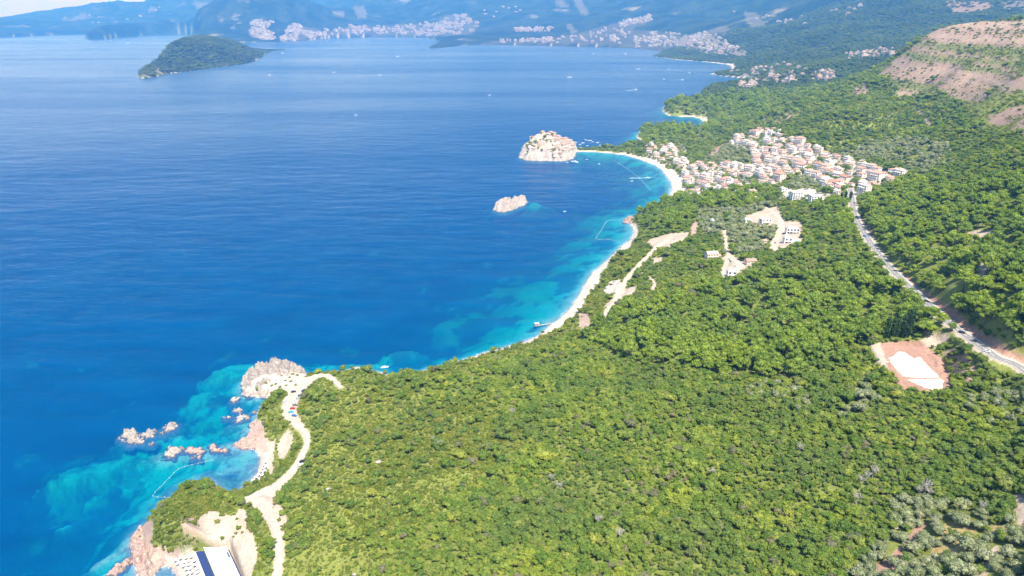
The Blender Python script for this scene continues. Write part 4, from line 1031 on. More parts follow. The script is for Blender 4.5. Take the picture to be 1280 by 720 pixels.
def roof_mesh(w, d, z, kind, rise, ov=0.45):
    b = MB(); x, y = w / 2 + ov, d / 2 + ov
    if kind == 'hip':
        r = max(0.0, (w - d) / 2)
        b.add([(-x, -y, z), (x, -y, z), (x, y, z), (-x, y, z), (-r - .01, 0, z + rise), (r + .01, 0, z + rise)], [(3, 2, 1, 0), (0, 1, 5, 4), (1, 2, 5), (2, 3, 4, 5), (3, 0, 4)])
    elif kind == 'gable':
        b.add([(-x, -y, z), (x, -y, z), (x, y, z), (-x, y, z), (-x, 0, z + rise), (x, 0, z + rise), (-x, -y, z - .18), (x, -y, z - .18), (x, y, z - .18), (-x, y, z - .18)],
              [(9, 8, 7, 6), (0, 1, 5, 4), (2, 3, 4, 5), (0, 4, 3), (1, 2, 5), (0, 6, 7, 1), (1, 7, 8, 2), (2, 8, 9, 3), (3, 9, 6, 0)])
    else:
        b.box(-w / 2 + .25, w / 2 - .25, -d / 2 + .25, d / 2 - .25, z - .3, z + .04)
        for (x0, x1, y0, y1) in ((-w / 2 - .1, w / 2 + .1, -d / 2 - .1, -d / 2 + .25), (-w / 2 - .1, w / 2 + .1, d / 2 - .25, d / 2 + .1), (-w / 2 - .1, -w / 2 + .25, -d / 2 + .25, d / 2 - .25), (w / 2 - .25, w / 2 + .1, -d / 2 + .25, d / 2 - .25)):
            b.box(x0, x1, y0, y1, z - .25, z + .55)
    return b

def house(w, d, st, kind, wallm, roofm, name, label, cat='house', group=None, big=False, base=3.0, wing=None, balcony=True, sides=True):
    """Walls, roof with chimney, door, a window object for every window, balconies; front faces -y."""
    e = thing(name, label, cat, group=group); h = st * 2.9
    b = MB(); b.box(-w / 2, w / 2, -d / 2, d / 2, -base, h)
    if wing: b.box(w / 2, w / 2 + wing[0], -d / 2 + 1.2, -d / 2 + 1.2 + wing[1], -base, h - 2.9)
    b.build('wall', wallm, e)
    rf = roof_mesh(w, d, h, kind, min(w, d) * 0.24).build('roof', roofm, e)
    if wing:
        rb = roof_mesh(wing[0] - .9, wing[1], h - 2.9, kind, wing[1] * .2, .35)
        rb.v = [(x + w / 2 + wing[0] / 2 + .1, y - d / 2 + 1.2 + wing[1] / 2, z) for x, y, z in rb.v]; rb.build('roof', roofm, e)
    if kind != 'flat': MB().box(w * .22, w * .22 + .6, d * .12, d * .12 + .6, h, h + d * .24 + .5).build('chimney', wallm, rf)
    else: MB().box(-w * .35, -w * .05, d * .02, d * .35, h + .05, h + 2.0).build('stair_head', wallm, rf)
    mesh = WINB if big else WIN; gap = 3.4 if big else 2.7
    def win(x, y, z, rz):
        o = bpy.data.objects.new('window', mesh); COL.objects.link(o); o.parent = e; o.location = (x, y, z); o.rotation_euler = (0, 0, rz)
    nx = max(2, int((w - 1.2) / gap)); ny = max(1, int((d - 1.2) / (gap * 1.3)))
    for s in range(st):
        z = s * 2.9 + (0.45 if big else 0.9)
        for k in range(nx):
            if s == 0 and k == nx // 2: continue
            win(-w / 2 + (k + .5) * w / nx, -d / 2 - .02, z, 0)
        if sides:
            for k in range(ny):
                y = -d / 2 + (k + .5) * d / ny
                win(-w / 2 - .02, y, z, math.pi / 2)
                if not wing: win(w / 2 + .02, y, z, math.pi / 2)
        if balcony and s > 0:
            bb = MB(); bb.box(-w * .36, w * .36, -d / 2 - 1.5, -d / 2 - .01, s * 2.9 - .18, s * 2.9)
            for k in range(9): x = -w * .36 + .04 + k * (w * .72 - .08) / 8; bb.box(x - .03, x + .03, -d / 2 - 1.48, -d / 2 - 1.42, s * 2.9, s * 2.9 + .95)
            bb.box(-w * .36, w * .36, -d / 2 - 1.5, -d / 2 - 1.4, s * 2.9 + .95, s * 2.9 + 1.03); bb.build('balcony', wallm, e)
    dr = bpy.data.objects.new('door', DOORM); COL.objects.link(dr); dr.parent = e; dr.location = (-w / 2 + (nx // 2 + .5) * w / nx, -d / 2 - .03, 0)
    return e

def put(e, px, py, rz=0.0, r=None, up=0.0):
    x, y, z = ground([px], [py])[0]
    e.location = (x, y, z + up); e.rotation_euler = (0, 0, rz)
    if r: BLOCK.append((x, y - r * .35, r))
    return x, y, z

# the villas scattered between beach and road, each its own
put(house(13, 10, 2, 'gable', M['wall_cream'], M['roof'], 'house', 'cream house with large orange tiled roof above the dirt lane', wing=(4.5, 6)), 889, 322, .12, 11)
put(house(9, 8, 2, 'flat', M['wall_white'], M['roof_flat'], 'house', 'small white flat roofed house beside the lane turning circle', big=True), 914, 345, -.1, 9)
put(house(8, 7, 1, 'flat', M['wall_white'], M['roof_flat'], 'house', 'lone white single storey cube in the olive grove', balcony=False), 892, 278, .2, 7)
put(house(14, 9, 2, 'flat', M['wall_white'], M['roof_flat'], 'villa', 'white two storey villa at the top of the grey lane', 'house', wing=(5, 7), big=True), 956, 279, .25, 12)
put(house(9, 7, 1, 'flat', M['wall_white'], M['roof_flat'], 'house', 'low white house next to the villa in the olive grove', balcony=False), 934, 277, .2, 8)
put(house(15, 9, 2, 'flat', M['wall_white'], M['roof_grey'], 'villa', 'white villa with grey flat roof beside the swimming pool', 'house', big=True), 990, 291, -.15, 12)
put(house(9, 9, 2, 'flat', M['wall_white'], M['roof_flat'], 'house', 'white cubic house below the grey roofed villa', big=True), 984, 303, -.1, 8)
put(house(6, 5, 1, 'hip', M['wall_cream'], M['roof'], 'hut', 'tiny stone hut with red roof among olive trees', 'house', balcony=False), 956, 303, .3, 5)
put(house(15, 11, 4, 'flat', M['wall_white'], M['roof_flat'], 'villa', 'tall white modern villa with dark window openings above the pines', 'house', big=True, base=5), 994, 250, .1, 13)
put(house(15, 12, 3, 'flat', M['wall_white'], M['roof_flat'], 'villa', 'broad white villa terraced into the slope beside the tall villa', 'house', big=True, base=5, wing=(4, 8)), 1018, 252, .0, 13)
put(house(9, 8, 2, 'flat', M['wall_white'], M['roof_flat'], 'house', 'white house with one huge dark window left of the tall villa', big=True), 979, 240, .1, 9)
put(house(10, 9, 4, 'hip', M['wall_white'], M['roof'], 'house', 'tall narrow white house with red hipped roof rising from pines', base=5), 940, 247, .1, 9)
put(house(16, 9, 2, 'hip', M['wall'], M['roof'], 'villa', 'long house with pink tiled roof behind the small cove beach', 'house'), 910, 147, .1, 14)
put(house(8, 6, 1, 'hip', M['wall_cream'], M['roof'], 'hut', 'small ruined cottage with rusty roof in the pine wood', 'house', balcony=False), 958, 359, .4, 6)
put(house(11, 8, 1, 'gable', M['wall_cream'], M['roof'], 'house', 'low farmhouse with red roof next to the lane junction', balcony=False), 938, 328, .1, 7)
# swimming pool
M['pool'] = simple('pool_water', (0.02, 0.34, 0.40), 0.1, 0.1, 0.5, 0.5)
x, y, z = ground([996], [301])[0]
e = thing('swimming_pool', 'turquoise swimming pool on the terrace of the grey roofed villa', 'pool', (x, y, z + .3), -.15)
b = MB(); b.prism([(-4, -2.6), (4, -2.6), (4, 2.6), (-4, 2.6)], -1.5, .25); b.build('terrace', M['wall_white'], e)
MB().box(-3, 3, -1.7, 1.7, .26, .30).build('water', M['pool'], e); BLOCK.append((x, y - 2, 7))

# village houses: a few kinds, copied
VK = [(11, 9, 3, 'hip', 'house', 'three storey pale house with hipped red roof in the hillside village', None), (13, 10, 3, 'gable', 'house', 'three storey pale house with gabled red roof in the hillside village', None),
      (9, 8, 2, 'hip', 'house', 'small two storey pale house with hipped red roof in the hillside village', None), (14, 9, 4, 'flat', 'guest_house', 'four storey pale flat roofed guest house in the hillside village', None),
      (12, 9, 3, 'gable', 'house', 'pale house with side wing and gabled red roofs in the hillside village', (5, 6)), (16, 11, 4, 'hip', 'guest_house', 'broad four storey guest house with hipped red roof in the hillside village', None)]
protos = [house(w, d, s, k, M['wall'], M['roof'] if k != 'flat' else M['roof_flat'], nm, lab, 'house', 'houses of the hillside village', base=5, wing=wg) for (w, d, s, k, nm, lab, wg) in VK]
VILLAGE = [[(846, 246), (848, 232), (856, 216), (870, 207), (884, 208), (902, 207), (916, 209), (942, 204), (940, 184), (906, 180), (922, 172), (952, 163), (968, 163), (986, 174), (1020, 187), (1060, 200), (1100, 212), (1130, 217), (1120, 228), (1092, 235), (1076, 244), (1042, 244), (1012, 222), (985, 222), (962, 233), (940, 228), (905, 238), (870, 250)],
           [(806, 182), (840, 184), (846, 196), (866, 210), (854, 214), (830, 202), (808, 192)]]
used_proto = [False] * len(protos); spots = []
r = random.Random(11)
tries = [(r.uniform(800, 1135), r.uniform(160, 252)) for _ in range(9000)]
tp = np.array(tries)
ok = inside(tp[:, 0], tp[:, 1], VILLAGE[0]) | inside(tp[:, 0], tp[:, 1], VILLAGE[1])
tp = tp[ok][:1500]
gw = ground(tp[:, 0], tp[:, 1])
for (x, y, z) in gw:
    if len(spots) >= 250 or not (850 < y < 2100) or z < 2.5: continue
    if d_at(x, y) < 22: continue
    if any((x - a) ** 2 + (y - c) ** 2 < 13.2 ** 2 for a, c in spots): continue
    dd, _ = seg_dist(np.array([x]), np.array([y]), highway[::4])
    if dd[0] < 11: continue
    spots.append((x, y))
    k = r.choices(range(6), [5, 4, 5, 5, 3, 2])[0]
    o = copy_tree(protos[k]) if used_proto[k] else protos[k]; used_proto[k] = True
    gxx = (float(h_at(x + 6, y)) - float(h_at(x - 6, y))); gyy = (float(h_at(x, y + 6)) - float(h_at(x, y - 6)))
    rz = math.atan2(gyy, gxx) - math.pi / 2 if abs(gxx) + abs(gyy) > .3 else 0
    o.location = (x, y, z); o.rotation_euler = (0, 0, rz * .6 + r.uniform(-.25, .25)); q = r.uniform(.68, 1.15); o.scale = (q, q * r.uniform(.85, 1.15), q * r.uniform(.8, 1.15))
    BLOCK.append((x, y - 3, 7.5))

# towns round the far bay: plain blocks a few pixels high
def block(w, d, h, seed, roofm, name, label, group):
    r = random.Random(seed); b = MB()
    b.box(-w / 2, w / 2, -d / 2, d / 2, -12, h, 0)
    b.box(-w / 2 + 1, w / 2 - 1, -d / 2 + 1, d / 2 - 1, h, h + .8, 1)
    b.box(-w * .2, w * .15, -d * .1, d * .3, h + .8, h + 4, 0)
    if r.random() < .6: b.box(w / 2, w / 2 + w * .45, -d / 2 + 1, d / 2 - 2, -12, h * .62, 0); b.box(w / 2 + .6, w / 2 + w * .42, -d / 2 + 2, d / 2 - 3, h * .62, h * .62 + .7, 1)
    for s in range(int(h // 4)):             # dark glass bands proud of the front, floor by floor
        z = 2 + s * 4
        b.box(-w / 2 + .8, w / 2 - .8, -d / 2 - .35, -d / 2 - .02, z, z + 1.5, 2)
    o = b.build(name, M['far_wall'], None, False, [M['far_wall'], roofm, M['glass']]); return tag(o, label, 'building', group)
def town(name, label, group, polys, count, mind, sizes, seed, roofm, yr):
    r = random.Random(seed); base = [block(w, d, h, seed + i, roofm, name, label, group) for i, (w, d, h) in enumerate(sizes)]
    first = [True] * len(base); got = []
    for P in polys:
        xs = [p[0] for p in P]; ys = [p[1] for p in P]
        t = np.array([(r.uniform(min(xs), max(xs)), r.uniform(min(ys), max(ys))) for _ in range(count * 7)]); t = t[inside(t[:, 0], t[:, 1], P)][:count * 2]
        n0 = len(got)
        for (x, y, z) in ground(t[:, 0], t[:, 1]):
            if len(got) - n0 >= count or not (yr[0] < y < yr[1]) or d_at(x, y) < 25: continue
            if any((x - a) ** 2 + (y - c) ** 2 < mind ** 2 for a, c in got): continue
            got.append((x, y)); k = r.randrange(len(base))
            o = base[k] if first[k] else copy_tree(base[k]); first[k] = False
            o.location = (x, y, z); o.rotation_euler = (0, 0, r.uniform(-.5, .5)); q = r.uniform(.8, 1.25); o.scale = (q, q, q * r.uniform(.85, 1.2))
            BLOCK.append((x, y, 22))
    for k, f in enumerate(first):
        if f: bpy.data.objects.remove(base[k])
    print(name, len(got))
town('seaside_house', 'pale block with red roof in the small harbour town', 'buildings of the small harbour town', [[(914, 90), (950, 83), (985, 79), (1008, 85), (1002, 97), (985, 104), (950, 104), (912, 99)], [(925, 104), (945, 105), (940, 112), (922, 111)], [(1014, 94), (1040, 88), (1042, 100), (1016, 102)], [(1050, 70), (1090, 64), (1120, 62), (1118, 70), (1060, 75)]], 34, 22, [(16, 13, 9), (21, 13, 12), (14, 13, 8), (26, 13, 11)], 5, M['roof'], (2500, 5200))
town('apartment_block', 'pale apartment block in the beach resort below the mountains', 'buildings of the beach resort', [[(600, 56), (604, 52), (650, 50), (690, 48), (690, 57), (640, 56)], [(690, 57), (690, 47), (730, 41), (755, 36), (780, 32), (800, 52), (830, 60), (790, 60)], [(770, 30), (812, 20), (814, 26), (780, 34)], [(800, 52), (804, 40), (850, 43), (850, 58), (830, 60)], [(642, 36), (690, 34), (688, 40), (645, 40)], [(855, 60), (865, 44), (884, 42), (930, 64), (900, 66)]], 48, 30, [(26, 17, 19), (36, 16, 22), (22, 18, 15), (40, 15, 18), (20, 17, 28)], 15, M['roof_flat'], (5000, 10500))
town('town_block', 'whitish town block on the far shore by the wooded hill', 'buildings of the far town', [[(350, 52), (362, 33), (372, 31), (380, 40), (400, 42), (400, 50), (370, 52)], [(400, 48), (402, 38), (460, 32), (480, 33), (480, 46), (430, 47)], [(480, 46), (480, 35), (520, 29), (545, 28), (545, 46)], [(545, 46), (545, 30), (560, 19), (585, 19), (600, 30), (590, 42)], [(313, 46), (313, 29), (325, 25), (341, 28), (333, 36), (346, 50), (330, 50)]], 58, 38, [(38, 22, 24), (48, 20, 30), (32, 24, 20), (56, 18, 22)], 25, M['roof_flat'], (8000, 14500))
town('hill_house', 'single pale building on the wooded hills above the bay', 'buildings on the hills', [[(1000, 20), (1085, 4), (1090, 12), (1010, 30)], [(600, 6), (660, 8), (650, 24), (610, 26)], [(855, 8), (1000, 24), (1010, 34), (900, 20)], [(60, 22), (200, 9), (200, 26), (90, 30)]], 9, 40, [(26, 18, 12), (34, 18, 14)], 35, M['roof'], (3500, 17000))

# ------------------------------------------------------------------ islands and rocks
def rock_material(name, a, b_, c_, veg=0.0):
    m, nt, out = mat(name); g = NT(nt)
    geo = g.n("ShaderNodeNewGeometry"); pos = geo.outputs['Position']
    st = g.n("ShaderNodeMapping"); st.inputs['Scale'].default_value = (1, 1, 3.2); st.inputs['Rotation'].default_value = (0.25, 0.2, 0); g.l(pos, st.inputs[0])
    f = g.noise(st.outputs[0], 0.28, 6, 0.65); f2 = g.noise(pos, 0.9, 5, 0.6)
    col = g.mix(g.ramp(f, [(0.38, (0, 0, 0)), (0.62, (1, 1, 1))]), a, b_)
    col = g.mix(g.ramp(f2, [(0.52, (0, 0, 0)), (0.72, (0.7, 0.7, 0.7))]), col, c_)
    sep = g.n("ShaderNodeSeparateXYZ"); g.l(pos, sep.inputs[0])
    wetf = g.ramp(g.math('ADD', g.math('MULTIPLY', sep.outputs[2], 0.5), g.math('MULTIPLY', f2, 0.4), True), [(0.25, (0.42, 0.38, 0.34)), (0.6, (1, 1, 1))])
    col = g.mix(1.0, col, wetf, 'MULTIPLY')
    nrm = g.bump(g.math('ADD', f, g.math('MULTIPLY', f2, 0.5)), 0.8, 1.2)
    g.l(g.bsdf(col, 0.95, nrm, 0.1), out.inputs[0]); return m
M['white_rock'] = rock_material('white_rock', (0.37, 0.34, 0.31), (0.24, 0.195, 0.175), (0.42, 0.395, 0.37))
M['red_rock'] = rock_material('red_rock', (0.35, 0.26, 0.225), (0.25, 0.17, 0.145), (0.42, 0.355, 0.32))

def crag(name, label, poly, height, res, material, w=4.0, rough=0.35, scale=9.0, seed=1, cat='rock', group=None, kind=None, ridge=None, shape=None, warp=.3):
    """A rock standing in the sea: a craggy height field over its outline, its foot carried down under water."""
    W = unproject_poly(poly); a = np.array(W); mn = a.min(0) - 8 * res; mx = a.max(0) + 8 * res
    xs = np.arange(mn[0], mx[0] + res, res); ys = np.arange(mn[1], mx[1] + res, res); X, Y = np.meshgrid(xs, ys)
    xw = X + scale * warp * fbm(X / scale * 1.7, Y / scale * 1.7, 3, seed + 3); yw = Y + scale * warp * fbm(X / scale * 1.7, Y / scale * 1.7, 3, seed + 5)
    d, _ = seg_dist(xw, yw, W, True); d = np.where(inside(xw, yw, W), d, -d)
    prof = height * (1 - np.exp(-np.maximum(d, 0) / w))
    if shape is not None: prof = prof * shape((X - a[:, 0].min()) / np.ptp(a[:, 0]), (Y - a[:, 1].min()) / np.ptp(a[:, 1]))
    rd = 1 - np.abs(fbm(X / scale, Y / scale, 4, seed)) * 3.4 + .5 * fbm(X / scale * 3, Y / scale * 3, 3, seed + 9)
    Z = np.where(d > 0, prof * (1 - rough + rough * (0.55 + 0.75 * rd)) + .3, -np.maximum(-d, 0) * .9)
    Z = np.round(Z / 1.3) * 1.3 * .35 + Z * .65 if height > 5 else Z
    X = X + res * .25 * (rng.random(X.shape) - .5); Y = Y + res * .25 * (rng.random(X.shape) - .5)
    nr, nc = X.shape; ix = np.arange(nr * nc).reshape(nr, nc)
    q = np.stack([ix[:-1, :-1], ix[:-1, 1:], ix[1:, 1:], ix[1:, :-1]], -1).reshape(-1, 4)
    q = q[Z.reshape(-1)[q].max(1) > -3.0]
    us = np.zeros(nr * nc, bool); us[q.reshape(-1)] = True; rm = np.cumsum(us) - 1
    o = link_mesh(name, np.stack([X, Y, Z], -1).reshape(-1, 3)[us], rm[q], material)
    tag(o, label, None if kind else cat, group, kind)
    def hz(x, y):
        i = int(np.clip(round((y - ys[0]) / res), 0, nr - 1)); j = int(np.clip(round((x - xs[0]) / res), 0, nc - 1)); return float(Z[i, j]), float(d[i, j])
    return o, hz, W
def blob(px, py, rx, ry, ang=0, n_=11, seed=0):
    r = random.Random(seed); c, s = math.cos(ang), math.sin(ang); out = []
    for k in range(n_):
        t = 2 * math.pi * k / n_; q = r.uniform(.72, 1.15); x, y = rx * q * math.cos(t), ry * q * math.sin(t); out.append((px + x * c - y * s, py + x * s + y * c))
    return out
STEFAN = [(651, 191), (650, 197), (655, 200.5), (668, 201.5), (680, 201), (695, 202), (707, 201.5), (716, 198.5), (721, 193), (721, 186), (714, 182), (700, 178.5), (685, 177), (668, 179), (656, 184)]
stefan, st_h, st_w = crag('rocky_island', 'rocky island crowded with stone houses at the end of a sand causeway', STEFAN, 27, 1.6, M['white_rock'], 9, .22, 22, 31, 'island', None, None, None, lambda u, v: .62 + .55 * np.exp(-((u - .42) / .3) ** 2 - ((v - .6) / .55) ** 2) - .25 * np.clip(u - .7, 0, 1))
crag('rock_islet', 'bare white rock islet standing alone in the bay', [(617, 263), (619, 259), (624, 255), (632, 253), (640, 252), (650, 249), (658, 251), (661, 253), (652, 258), (640, 263), (628, 266)], 10, 1.0, M['white_rock'], 3.0, .8, 9, 41, warp=.5)
ROCKS = [(165, 547, 13, 7, .35, 5.5, 'white', 'largest jagged white rock of the reef off the cove'), (186, 543, 8, 5, -.3, 4, 'white', 'white rock split by a channel from the largest reef rock'), (215, 534, 8, 5, -.4, 4.5, 'white', 'wedge shaped pale rock at the outer end of the reef'),
         (217, 566, 14, 4.5, -.35, 4, 'white', 'long low pale rock lying inside the reef'), (246, 564, 12, 5, .1, 1.2, 'red', 'flat awash pinkish rock between reef and cove'), (268, 561, 7, 3.5, .5, 2.0, 'red', 'brown rock off the tip of the red spit'), (281, 563, 5, 3, .5, 1.6, 'red', 'small reddish rock next to the red spit'),
         (299, 513, 5, 3, .2, 1.8, 'white', 'pale rock near the white promontory cove'), (300, 523, 8, 4.5, -.5, 1.6, 'white', 'rough pink white rock awash under the scrub slope'), (294, 500, 5.5, 3, 0, 1.4, 'white', 'round pale rock off the tip of the promontory'), (311, 494.5, 5, 2, 0, 1.6, 'white', 'narrow pale rock touching the promontory foot'),
         (151, 708, 20, 5, -.72, 3.0, 'red', 'long red rock slab beside the beach club cove'), (447, 461, 7, 2, 0, 2.5, 'white', 'pale boulder reef under the road end'), (456, 463, 6, 1.6, .1, 2, 'white', 'grey boulder group at the shore east of the road end'), (787, 276, 7, 3.2, 0, 7, 'red', 'dark red rock stack at the end of the pebble beach'), (783, 278, 3.5, 1.5, 0, 3, 'red', 'small red rock beside the dark red stack')]
rs = random.Random(5)
for cx1, cy1, n1, lab1 in ((170, 549, 6, 'small jagged pale rock breaking the surface beside the reef'), (214, 536, 4, 'small jagged pale rock breaking the surface beside the reef'), (232, 566, 6, 'small jagged pale rock breaking the surface beside the reef'), (300, 516, 6, 'small pale rock awash under the scrub slope'), (310, 488, 0, ''), (455, 462, 4, 'small grey boulder on the shore under the road end')):
    for _ in range(n1): ROCKS.append((cx1 + rs.uniform(-20, 20), cy1 + rs.uniform(-7, 7) if cy1 > 470 else cy1 + rs.uniform(-1, 1.5), rs.uniform(1.5, 4), rs.uniform(1, 2.2), rs.uniform(-.7, .7), rs.uniform(.8, 2), 'white', lab1))
for i, (px, py, rx, ry, an, hh, cl, lab) in enumerate(ROCKS):
    crag('sea_rock', lab, blob(px, py, rx, ry, an, 13, i), hh * 0.8, 0.4 if py > 400 else 1.0, M[cl + '_rock'], 1.6, .95, 3.6, 60 + i, warp=.85, group=('small rocks around the reef' if 'beside the reef' in lab else 'small rocks under the scrub slope' if 'awash under the scrub slope' in lab and 'small' in lab else 'small boulders under the road end' if 'small grey' in lab else None))
PROM = [(304, 493), (305, 486), (303, 482), (308, 474), (315, 469), (322, 465), (336, 462), (350, 460), (366, 461), (378, 465), (381, 469), (372, 476), (360, 484), (345, 487), (336, 497), (322, 496)]
_, PROM_H, _ = crag('rock_promontory', 'craggy white rock promontory below the parked cars', PROM, 13, 0.6, M['white_rock'], 4, .9, 7.5, 77, warp=.5)
CLIFF = [(163, 692), (162, 680), (169, 666), (181, 658), (188, 657), (188, 672), (192, 684), (228, 689), (222, 698), (210, 706), (199, 709), (190, 722), (182, 734), (173, 722), (167, 705)]
crag('red_cliff', 'layered red rock cliff beside the beach club', CLIFF, 7.5, 0.6, M['red_rock'], 4, .7, 8, 81, 'cliff')
SPIT = [(290, 558), (300, 551), (310, 547), (314, 538), (313, 531), (320, 525), (328, 528), (331, 540), (330, 556), (322, 563), (306, 562)]
crag('red_spit', 'crumbling red rock spit at the end of the pink beach', SPIT, 6.5, 0.6, M['red_rock'], 4, .7, 7, 91, 'rock')
BLOCK.extend([(q[0], q[1], 3) for q in np.array(unproject_poly(CLIFF))[-6:]])

# houses on the island
IK = [house(9, 7, 2, 'hip', M['stone'], M['roof'], 'stone_house', 'stone house with hipped orange roof on the rocky island', 'house', 'stone houses on the rocky island', base=4, balcony=False), house(11, 7, 2, 'gable', M['stone'], M['roof'], 'stone_house', 'long stone house with gabled orange roof on the rocky island', 'house', 'stone houses on the rocky island', base=4, balcony=False)]
r = random.Random(3); got = []; fu = [True, True]; a = np.array(st_w)
for _ in range(1500):
    x = r.uniform(a[:, 0].min(), a[:, 0].max()); y = r.uniform(a[:, 1].min(), a[:, 1].max()); z, d = st_h(x, y); u = (x - a[:, 0].min()) / np.ptp(a[:, 0])
    if d < 8 or len(got) >= 60 or (u < .5 and r.random() < .8) or any((x - p) ** 2 + (y - q) ** 2 < 8.6 ** 2 for p, q in got): continue
    got.append((x, y)); k = r.randrange(2); o = IK[k] if fu[k] else copy_tree(IK[k]); fu[k] = False
    o.location = (x, y, z - .4); o.rotation_euler = (0, 0, r.uniform(-.8, .8))
islet_trees = []
for _ in range(900):
    x = r.uniform(a[:, 0].min(), a[:, 0].max()); y = r.uniform(a[:, 1].min(), a[:, 1].max()); z, d = st_h(x, y); u = (x - a[:, 0].min()) / np.ptp(a[:, 0])
    if d < 8 or u > .62 or len(islet_trees) >= 34 or any((x - p) ** 2 + (y - q) ** 2 < 6.0 ** 2 for p, q in got + islet_trees): continue
    islet_trees.append((x, y)); cr, tr = PROTO['oak'][r.randrange(4)]
    e = thing('island_tree', 'dark green tree between the houses of the rocky island', 'tree', (x, y, z - .3), r.uniform(0, 6), 'trees on the rocky island'); s = r.uniform(2.6, 4.2); e.scale = (s, s, s * 1.2)
    for pn, mm in (('crown', cr), ('trunk', tr)): o = bpy.data.objects.new(pn, mm); COL.objects.link(o); o.parent = e

# ------------------------------------------------------------------ beach club
bz = 3.2
CLUBZ = float(ground([268], [705])[0][2])
e = thing('beach_club', 'long white roofed beach club with navy canopy beside the umbrellas', 'building', (0, 0, 0))
A0 = P3(255, 684, bz + 5); A1 = P3(282, 682.5, bz + 5)
ax = Vector((A0[0], A0[1], 0)); dx = (Vector((A1[0], A1[1], 0)) - ax); wroof = dx.length; dx.normalize()
dy = Vector((dx.y, -dx.x, 0))
q0 = P3(271, 722, bz + 5); want = (Vector((q0[0], q0[1], 0)) - ax).normalized(); dy = want
def L2(u, v): p = ax + dx * u + dy * v; return (p.x, p.y)
LEN = 34.0
MB().prism([L2(.3, .3), L2(wroof - .3, .3), L2(wroof - .3, LEN), L2(.3, LEN)], bz - 3, bz + 4.6).build('wall', M['wall_white'], e)
MB().prism([L2(-.3, 0), L2(wroof * .62, 1.1), L2(wroof * .72, 1.2), L2(wroof + .2, -.2), L2(wroof + .2, LEN), L2(-.3, LEN)], bz + 4.61, bz + 5.0).build('roof', M['pure_white'], e)
MB().prism([L2(-5.6, 1.0), L2(-.6, .6), L2(-.6, LEN), L2(-5.6, LEN)], bz + 2.6, bz + 2.8).build('canopy', M['canvas_and_shade'], e)
MB().prism([L2(-6.0, 1.4), L2(-5.6, 1.4), L2(-5.6, LEN), L2(-6.0, LEN)], bz + 2.5, bz + 2.95).build('canopy_beam', M['pure_white'], e)
for k in range(9): p = L2(-5.8, 2 + k * 3.9); MB().box(p[0] - .12, p[0] + .12, p[1] - .12, p[1] + .12, bz - 3, bz + 2.5).build('post', M['pure_white'], e)
MB().prism([L2(wroof * .90, 6), L2(wroof * .99, 6), L2(wroof * .99, 11.5), L2(wroof * .90, 11.5)], bz + 5.0, bz + 5.03).build('roof_opening', M['glass'], e)
MB().prism([L2(wroof + .5, 1.2), L2(wroof + 1.5, 1.2), L2(wroof + 1.5, LEN), L2(wroof + .5, LEN)], bz + 3.0, bz + 3.1).build('side_shade_strip', M['canvas_and_shade'], e)  # dark strip along the wall, painting the shade of the side gap
for k in range(4): p = L2(wroof * .52, 21 + k * 3); MB().box(p[0] - .7, p[0] + .7, p[1] - .5, p[1] + .5, bz + 5.0, bz + 5.8).build('roof_vent', M['roof_grey'], e)
for k in range(10): p = L2(wroof * .5, k * 3.6); BLOCK.append((p[0], p[1], 9.5))

# ------------------------------------------------------------------ beach umbrellas with loungers
M['canvas'] = simple('white_canvas', (0.60, 0.59, 0.57), 0.85, 0.05, 1.0)
def umbrella():
    e = thing('beach_umbrella', 'white beach umbrella', 'umbrella')
    MB().lathe([(1.15, 2.15), (1.1, 2.12), (0.6, 2.42), (0.05, 2.65), (0.0, 2.66)], 8).build('canopy', M['canvas'], e)
    MB().tube((0, 0, -.3), (0, 0, 2.6), .04, .04, 6).build('pole', M['dry_wood'], e); return e
def lounger():
    e = thing('sun_lounger', 'sun lounger', 'lounger')
    MB().box(-.35, .35, -1.0, .35, .28, .38).build('bed', M['canvas'], e)
    b = MB(); b.add([(-.35, .36, .30), (.35, .36, .30), (.35, 1.0, .72), (-.35, 1.0, .72), (-.35, .36, .40), (.35, .36, .40), (.35, .98, .82), (-.35, .98, .82)], [(0, 3, 2, 1), (4, 5, 6, 7), (0, 1, 5, 4), (1, 2, 6, 5), (2, 3, 7, 6), (3, 0, 4, 7)]); b.build('backrest', M['canvas'], e)
    for x in (-.3, .3):
        for y in (-.9, .25): MB().box(x - .03, x + .03, y - .03, y + .03, 0, .28).build('leg', M['dry_wood'], e)
    return e
um = umbrella(); lo = lounger(); first = True
sets = []
for row in range(6):
    for k in range(8):
        wx, wy = L2(-8.2 - row * 3.3 + random.uniform(-.7, .7), 3.4 + k * 3.5 + row * .5 + random.uniform(-.7, .7))
        px, py = (float(q) for q in project(wx, wy, 2.0))
        if float(d_at(wx, wy)) > 2.5 and 1.2 < float(h_at(wx, wy)) < 3.4: sets.append((px, py, 'white umbrella on the sand beside the beach club', 'umbrellas by the beach club', 'pale sun lounger under the umbrellas beside the beach club', 'loungers by the beach club'))
for px, py in ((321, 599), (324, 596), (326.5, 592), (329, 588), (330.5, 584), (317, 603), (328, 596.5), (331, 591), (333, 586), (332, 580)):
    sets.append((px, py, 'white umbrella on the narrow pink beach of the cove', 'umbrellas on the pink beach', 'pale sun lounger on the narrow pink beach', 'loungers on the pink beach'))
for (px, py, l1, g1, l2, g2) in sets:
    x, y, z = ground([px], [py])[0]
    o = um if first else copy_tree(um); tag(o, l1, None, g1); o.location = (x, y, z); o.rotation_euler = (0, 0, random.uniform(0, 1))
    l = lo if first else copy_tree(lo); tag(l, l2, None, g2); l.location = (x + 1.1, y + .2, float(h_at(x + 1.1, y + .2)) + .05); l.rotation_euler = (0, 0, random.uniform(.6, 1.1)); first = False
    BLOCK.append((x, y, 2.2))

